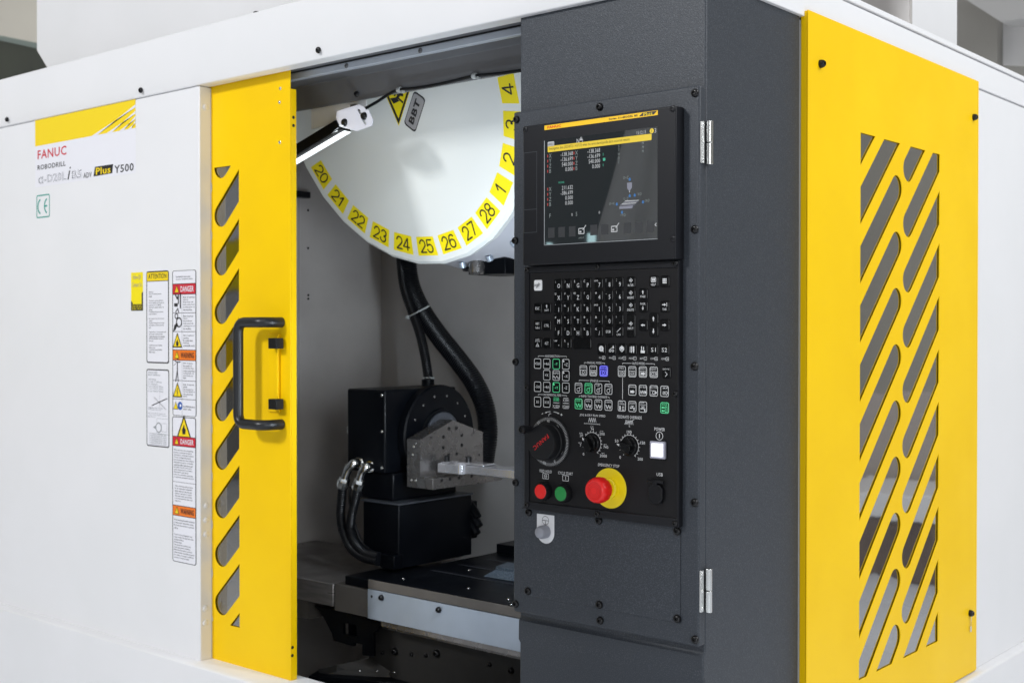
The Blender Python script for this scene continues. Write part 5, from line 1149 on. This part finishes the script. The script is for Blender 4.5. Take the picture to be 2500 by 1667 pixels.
# selector knobs
for (c, ang, nm) in ((dc1, 118, 0), (dc2, 160, 1)):
    kr = R1_*.88
    mb = MB().lathe([(kr, 0), (kr, .004), (kr*.86, .005), (kr*.80, .014), (kr*.5, .015)], (c[0], YM-.0003, c[1]), (0, -1, 0), 40)
    a = math.radians(ang); d = Vector((math.cos(a), math.sin(a))); n = Vector((-d.y, d.x)); c2 = Vector((c[0], c[1]))
    pts = [c2+d*kr*.92, c2+n*kr*.36+d*kr*.45, c2+n*kr*.42-d*kr*.75, c2-d*kr*.92, c2-n*kr*.42-d*kr*.75, c2-n*kr*.36+d*kr*.45]
    mb.prism([(p.x, YM-.014, p.y) for p in pts], (0, -.011, 0)); kn = part("selector_knob", mb, KEYM, oc, .0012, "black override selector knob, %s" % ("left one under the jog speed scale" if nm == 0 else "right one under the feedrate scale"))
    P = fprint(YM-.025); p0 = c2+d*kr*.80; P.poly([tuple(p0), tuple(p0-d*.007+n*.0022), tuple(p0-d*.007-n*.0022)], PRW, 2); P.line([tuple(c2+d*kr*.3), tuple(c2+d*kr*.55)], .0007, PRG); P.build("pointer_mark", kn)
# push buttons
YBt = YM-.016
for (x, y, mt, nm) in ((205, 1095, RED, "red feed hold push button"), (462, 1123, GRN, "green cycle start push button")):
    c = q('K4', x, y, y=YBt); R0 = abs(q('K4', x, y-97, y=YBt).z-q('K4', x, y+97, y=YBt).z)/2
    mb = MB().lathe([(R0*1.22, 0), (R0*1.24, .006), (R0*1.14, .012), (R0*1.06, .0155), (R0*.99, .016), (R0*.97, .013)], (c.x, YM-.0003, c.z), (0, -1, 0), 40); pb = part("push_button", mb, BLK, oc, 0, nm)
    mb = MB().lathe([(R0*.95, .012), (R0*.95, .0162), (R0*.90, .0172), (0, .0176)], (c.x, YM, c.z), (0, -1, 0), 40); part("cap", mb, mt, pb)
# emergency stop
ec = k4(1096, 1052); ER = abs(k4(1096, 795)[1]-k4(1096, 1308)[1])/2
mb = MB().lathe([(ER, 0), (ER, .0012), (ER-.0006, .0018), (ER*.4, .0018)], (ec[0], YM-.0003, ec[1]), (0, -1, 0), 64); es = part("emergency_stop", mb, EYL, oc, 0, "red mushroom emergency stop on a yellow disc")
mb = MB().lathe([(ER*.52, .002), (ER*.52, .010), (ER*.46, .012), (ER*.44, .016)], (ec[0], YM, ec[1]), (0, -1, 0), 48); part("collar", mb, EYL, es)
YE = YM-.062; c = q('K4', 905, 1080, y=YE); R0 = abs(q('K4', 905, 912, y=YE).z-q('K4', 905, 1245, y=YE).z)/2
H_ = .050
mb = MB(); seg = 48; prof = [(R0*.60, .014), (R0*.66, .024), (R0*.98, .030), (R0*1.02, .042), (R0*.98, .050), (R0*.90, .055), (R0*.78, .058), (R0*.74, .0575), (R0*.40, .0577), (0, .0577)]
o_ = Vector((ec[0], YM, ec[1])); k = len(prof); vs = []
for i in range(seg):
    a = 2*PI*i/seg
    for j, (r, hh_) in enumerate(prof):
        rr2 = r*(1-.045*(1 if (i % 4) in (0,) else 0)*(1 if 1 < j < 5 else 0)); vs.append(o_+Vector((rr2*math.cos(a), -hh_, rr2*math.sin(a))))
fs = [(i*k+j, ((i+1) % seg)*k+j, ((i+1) % seg)*k+j+1, i*k+j+1) for i in range(seg) for j in range(k-1)]
mb.add(vs, fs); part("mushroom_head", mb, RED, es)
P = fprint(YM-.0577)
for r in (.30, .42, .55, .66): P.ring(ec[0], ec[1], R0*r, .0007, mat("dark_red_relief", (.55, .008, .008), .45), 1, n=40)
P.build("head_rings", es)
# power button
a = k4(1628, 445); b = k4(1818, 678); ca_, cb2 = (a[0]+b[0])/2, (k4(1720, 450)[1]+k4(1720, 675)[1])/2; hw_ = (b[0]-a[0])/2; hz2 = abs(k4(1720, 450)[1]-k4(1720, 672)[1])/2
me = sheet(rrect(ca_-hw_, ca_+hw_, cb2-hz2, cb2+hz2, 0), [rrect(ca_-hw_*.78, ca_+hw_*.78, cb2-hz2*.80, cb2+hz2*.80, 0)], lambda u, v, c: Vector((u, YM-.0045+c, v)), .008, BEZ)
pw = put("power_button", me, oc, .002, "square white lit power button with a pale bezel"); part("lens", MB().box(ca_-hw_*.74, ca_+hw_*.74, YM-.0105, YM-.0005, cb2-hz2*.76, cb2+hz2*.76), LITW, pw, .0015)
# usb cover
a = k4(1610, 1010); b = k4(1790, 1255); u0, u1 = a[0], b[0]; w0, w1 = k4(1700, 1250)[1], k4(1700, 1003)[1]; cx = (u0+u1)/2
pl = [(u0, w0+.012), (u0+.006, w0+.002), (u0+.012, w0), (u1-.012, w0), (u1-.006, w0+.002), (u1, w0+.012), (u1, w1-.007), (u1-.007, w1), (u0+.007, w1), (u0, w1-.007)]
mb = MB().prism([(x, YM-.0003, z) for x, z in pl], (0, -.009, 0)); ub = part("usb_cover", mb, RUB, oc, .0015, "black rubber cover of the USB port")
wz = k4(1710, 935)[1]
mb = MB().box(cx-.006, cx+.006, YM-.012, YM-.0003, w1-.002, wz-.002); mb.tube([(cx-.019, YM-.007, wz-.006), (cx-.008, YM-.009, wz-.004), (cx+.008, YM-.009, wz-.004), (cx+.019, YM-.007, wz-.006)], .0035, 10); part("cover_hinge", mb, RUB, ub, .0008)
# lower blank cover with bolts
YV = YO-.0022
lx0, lx1 = at(1198/.9408, 1300/.9408, y=YV).x, at(1562/.9408, 1300/.9408, y=YV).x
lz0, lz1 = at(1562/.9408, 1431/.9408, y=YV).z, at(1562/.9408, 1211/.9408, y=YV).z
lc = part("blank_cover", MB().box(lx0, lx1, YV, YO-.0002, lz0, fz0-.002), DARK, oc, .0012)
bolts(BM_F, [q('O', a, b, y=YV) for a, b in ((1215, 1176), (1376, 1195), (1556, 1219), (1213, 1357), (1377, 1388), (1556, 1420))], lc)
g5 = lambda x, y: (q('C5', x, y, y=YV).x, q('C5', x, y, y=YV).z)
P = fprint(YV); a = g5(249, 115); b = g5(398, 130); zbt = g5(320, 372)[1]; rr3 = (b[0]-a[0])/2; cc_ = (a[0]+rr3, zbt+rr3)
P.poly([(a[0], a[1]), (a[0], cc_[1])]+[(cc_[0]+rr3*math.cos(PI+PI*i/16), cc_[1]+rr3*math.sin(PI+PI*i/16)) for i in range(1, 16)]+[(b[0], cc_[1]), (b[0], a[1])], mat("reset_plate_white", (.76, .77, .80), .4), 1)
c = g5(323, 175); P.ring(c[0], c[1], .0092, .0009, PRK); P.rect(c[0]-.0088, c[0]+.0088, c[1]-.0006, c[1]+.0006, PRK, 2.4); P.rect(c[0]-.0006, c[0]+.0006, c[1]-.0088, c[1]-.001, PRK, 2.4)
pl_ = P.build("buzzer_plate", oc, "white rounded plate with a grey knob below the keyboard")
kc3 = q('C5', 285, 295, y=YV-.022); rk = abs(q('C5', 285, 240, y=YV-.022).z-q('C5', 285, 350, y=YV-.022).z)/2
mb = MB().lathe([(rk*1.05, .0005), (rk*1.05, .012), (rk, .018), (rk*.85, .023), (rk*.5, .026), (0, .0268)], (cc_[0], YV, cc_[1]+.002), (0, -1, 0), 32); part("knob", mb, GRYP, pl_)

# unseen things added for the reflections in screen and window panes
nm = top("pane_reflection_slabs", "added grey and yellow slabs, seen only mirrored in the panes", "machine tool", (-10.5, -4, 0))  # slabs stacked to give coloured bands of reflection in the door pane
for z0, z1, m_ in ((0, .88, GREYW), (.88, 1.34, YEL), (1.34, 1.83, GREYL), (1.83, 2.3, EYL), (2.3, 3.2, WHITE)):
    part("body_panel", MB().box(-11.5, -9.9-.02*z0, -9, 3, z0, z1-.004), m_, nm, .02)
cr = top("pane_reflection_boxes", "added brown crate with a white lid, mirrored in the side pane", "stack", (1, 7.1, 0))  # unseen boxes placed to give brown and white bands in the pane
part("brown_box", MB().box(-.6, 3.4, 6.9, 7.6, 0, .34), mat("brown_board", (.24, .19, .16), .7, var=(3, 4, (.14, .11, .10), .3, .7)), cr, .01)
part("white_slab", MB().box(-.62, 3.42, 6.88, 7.62, .345, .50), WHITE, cr, .01)
part("taupe_slab", MB().box(-.6, 3.4, 7.65, 7.8, 0, 1.05), mat("taupe_board", (.42, .38, .35), .7), cr, .01)
hc_ = top("screen_reflector", "added pale grey curtain, seen only mirrored in the console screen", "reflector", (-2.6, .1, 0))  # unseen pale sheet, shaped to give the light band in the screen
mb = MB(); rows = [(-2.80, 2.75), (-2.84, 2.35), (-2.93, 2.05), (-3.00, 1.85), (-2.99, 1.55), (-2.93, 1.0), (-2.88, .3)]
vs = []; nc = 26
for (xe_, ze_) in rows:
    for i in range(nc):
        t = i/(nc-1); vs.append((xe_+(-2.25-xe_)*t, .12-.1*t+.035*math.sin(t*17+ze_*1.3), ze_))
mb.add(vs, [(j*nc+i, j*nc+i+1, (j+1)*nc+i+1, (j+1)*nc+i) for j in range(len(rows)-1) for i in range(nc-1)])
o_ = part("reflector_sheet", mb, mat("reflector_cloth", (.75, .75, .76), .8), hc_); sm = o_.modifiers.new("thick", 'SOLIDIFY'); sm.thickness = .012
pt_ = top("screen_backdrop", "added dark teal partition with small bright windows, mirrored in the console screen", "backdrop", (-9.2, -9, 0))  # unseen dark sheet added so the screen's left part mirrors dark
part("backdrop_panel", MB().box(-9.3, -9.2, -15, -4.6, 0, 6.5), mat("dark_teal_paint", (.035, .045, .048), .7, var=(.8, 3, (.07, .062, .06), .45, .6)), pt_)
GLOW = mat("reflection_glow", (.8, .9, .9), .5, emit=((.62, .95, 1.0), 5.0))  # added glow, makes the bright spots mirrored low in the screen
def mirrored(px, py):
    p = at(px, py, y=YS); d = p-Vector((0, 0, CAMZ)); d.y = -d.y; t = (-9.2-p.x)/d.x; return p+d*t
for (xa, ya, xb, yb_) in ((1334, 593, 1344, 612), (1434, 570, 1450, 596), (1466, 583, 1519, 612)):
    a, b = mirrored(xa, ya), mirrored(xb, yb_); part("window", MB().box(-9.199, -9.17, a.y, b.y, b.z, a.z), GLOW, pt_)  # glowing patches set where their mirror image falls on the screen

# ================================================================== THINGS BEHIND THE MACHINE
up_ = top("upper_cabinet", "plain white cabinet with chamfered lower edge rising behind the header beam", "cabinet", (-3.2, 2.9, 2.30))
YU = 2.45
e = at(89, 60, y=YU); zc2 = at(92, 123, y=YU).z; zl = at(127, 167, y=YU+.0).z
pu = [(e.x, 4.2), (e.x, zc2), (at(127, 167, y=YU).x, 2.30), (-1.75, 2.30), (-1.75, 4.2)]
mb = MB()
mb.add([(e.x, YU, 4.2), (-1.75, YU, 4.2), (-1.75, YU, zc2), (e.x, YU, zc2), (e.x+.10, YU+.10, 2.28), (-1.75, YU+.10, 2.28), (e.x, 4.4, 4.2), (e.x, 4.4, zc2), (e.x+.10, 4.4, 2.28), (-1.75, 4.4, 4.2), (-1.75, 4.4, 2.28)],
       [(0, 3, 2, 1), (3, 4, 5, 2), (0, 6, 7, 3), (3, 7, 8, 4), (1, 2, 5, 10, 9), (6, 0, 1, 9)])
part("cabinet_shell", mb, WHITE, up_, .004)
rcab = top("rear_cabinet", "plain white cabinet standing behind the right side header", "cabinet", (-2.0, 4.0, 2.25))
XU = -1.60; yq = at(1900+1143/2.6133, 60, x=XU).y
mb = MB().box(-1.74, XU, 2.62, yq, 2.26, 4.2); part("cabinet_shell", mb, WHITE, rcab, .004)
# far background, left and right of the cabinets
def far(name, label, cat, reg, pts, yy, depth, m):
    o = top(name, label, cat, q(reg, *pts[0], y=yy)); mb = MB().prism([q(reg, a, b, y=yy) for a, b in pts], (0, depth, 0)); part("body", mb, m, o); return o
far("roller_door", "olive steel door panel far behind at the upper left", "door", 'Z1', [(-300, 215), (250, 335), (900, 480), (900, 900), (-300, 900)], 6.5, .3, OLIVE)
far("door_trim", "pale teal trim along the top of the olive door", "trim", 'Z1', [(-300, 185), (250, 295), (900, 430), (900, 478), (250, 333), (-300, 213)], 6.48, .1, TEALP)
far("grey_column", "warm grey column behind the white cabinet at the upper right", "column", 'R6', [(1100, -300), (1398, -300), (1398, 700), (1100, 700)], 8.0, .3, GREYW)
far("far_cabinet", "pale cabinet beside the grey column at the upper right", "cabinet", 'R6', [(1398, 150), (1900, 60), (1900, 420), (1398, 420)], 8.1, .3, WHITE)
far("ceiling_duct", "pale grey duct crossing above the far cabinet", "duct", 'R6', [(1150, -30), (1420, 140), (1900, 70), (1900, -100), (1150, -100)], 7.7, .2, GREYL)
far("far_bench", "grey bench top low in the upper right corner", "bench", 'R6', [(1440, 420), (1900, 440), (1900, 700), (1440, 700)], 7.9, .2, GREYW)
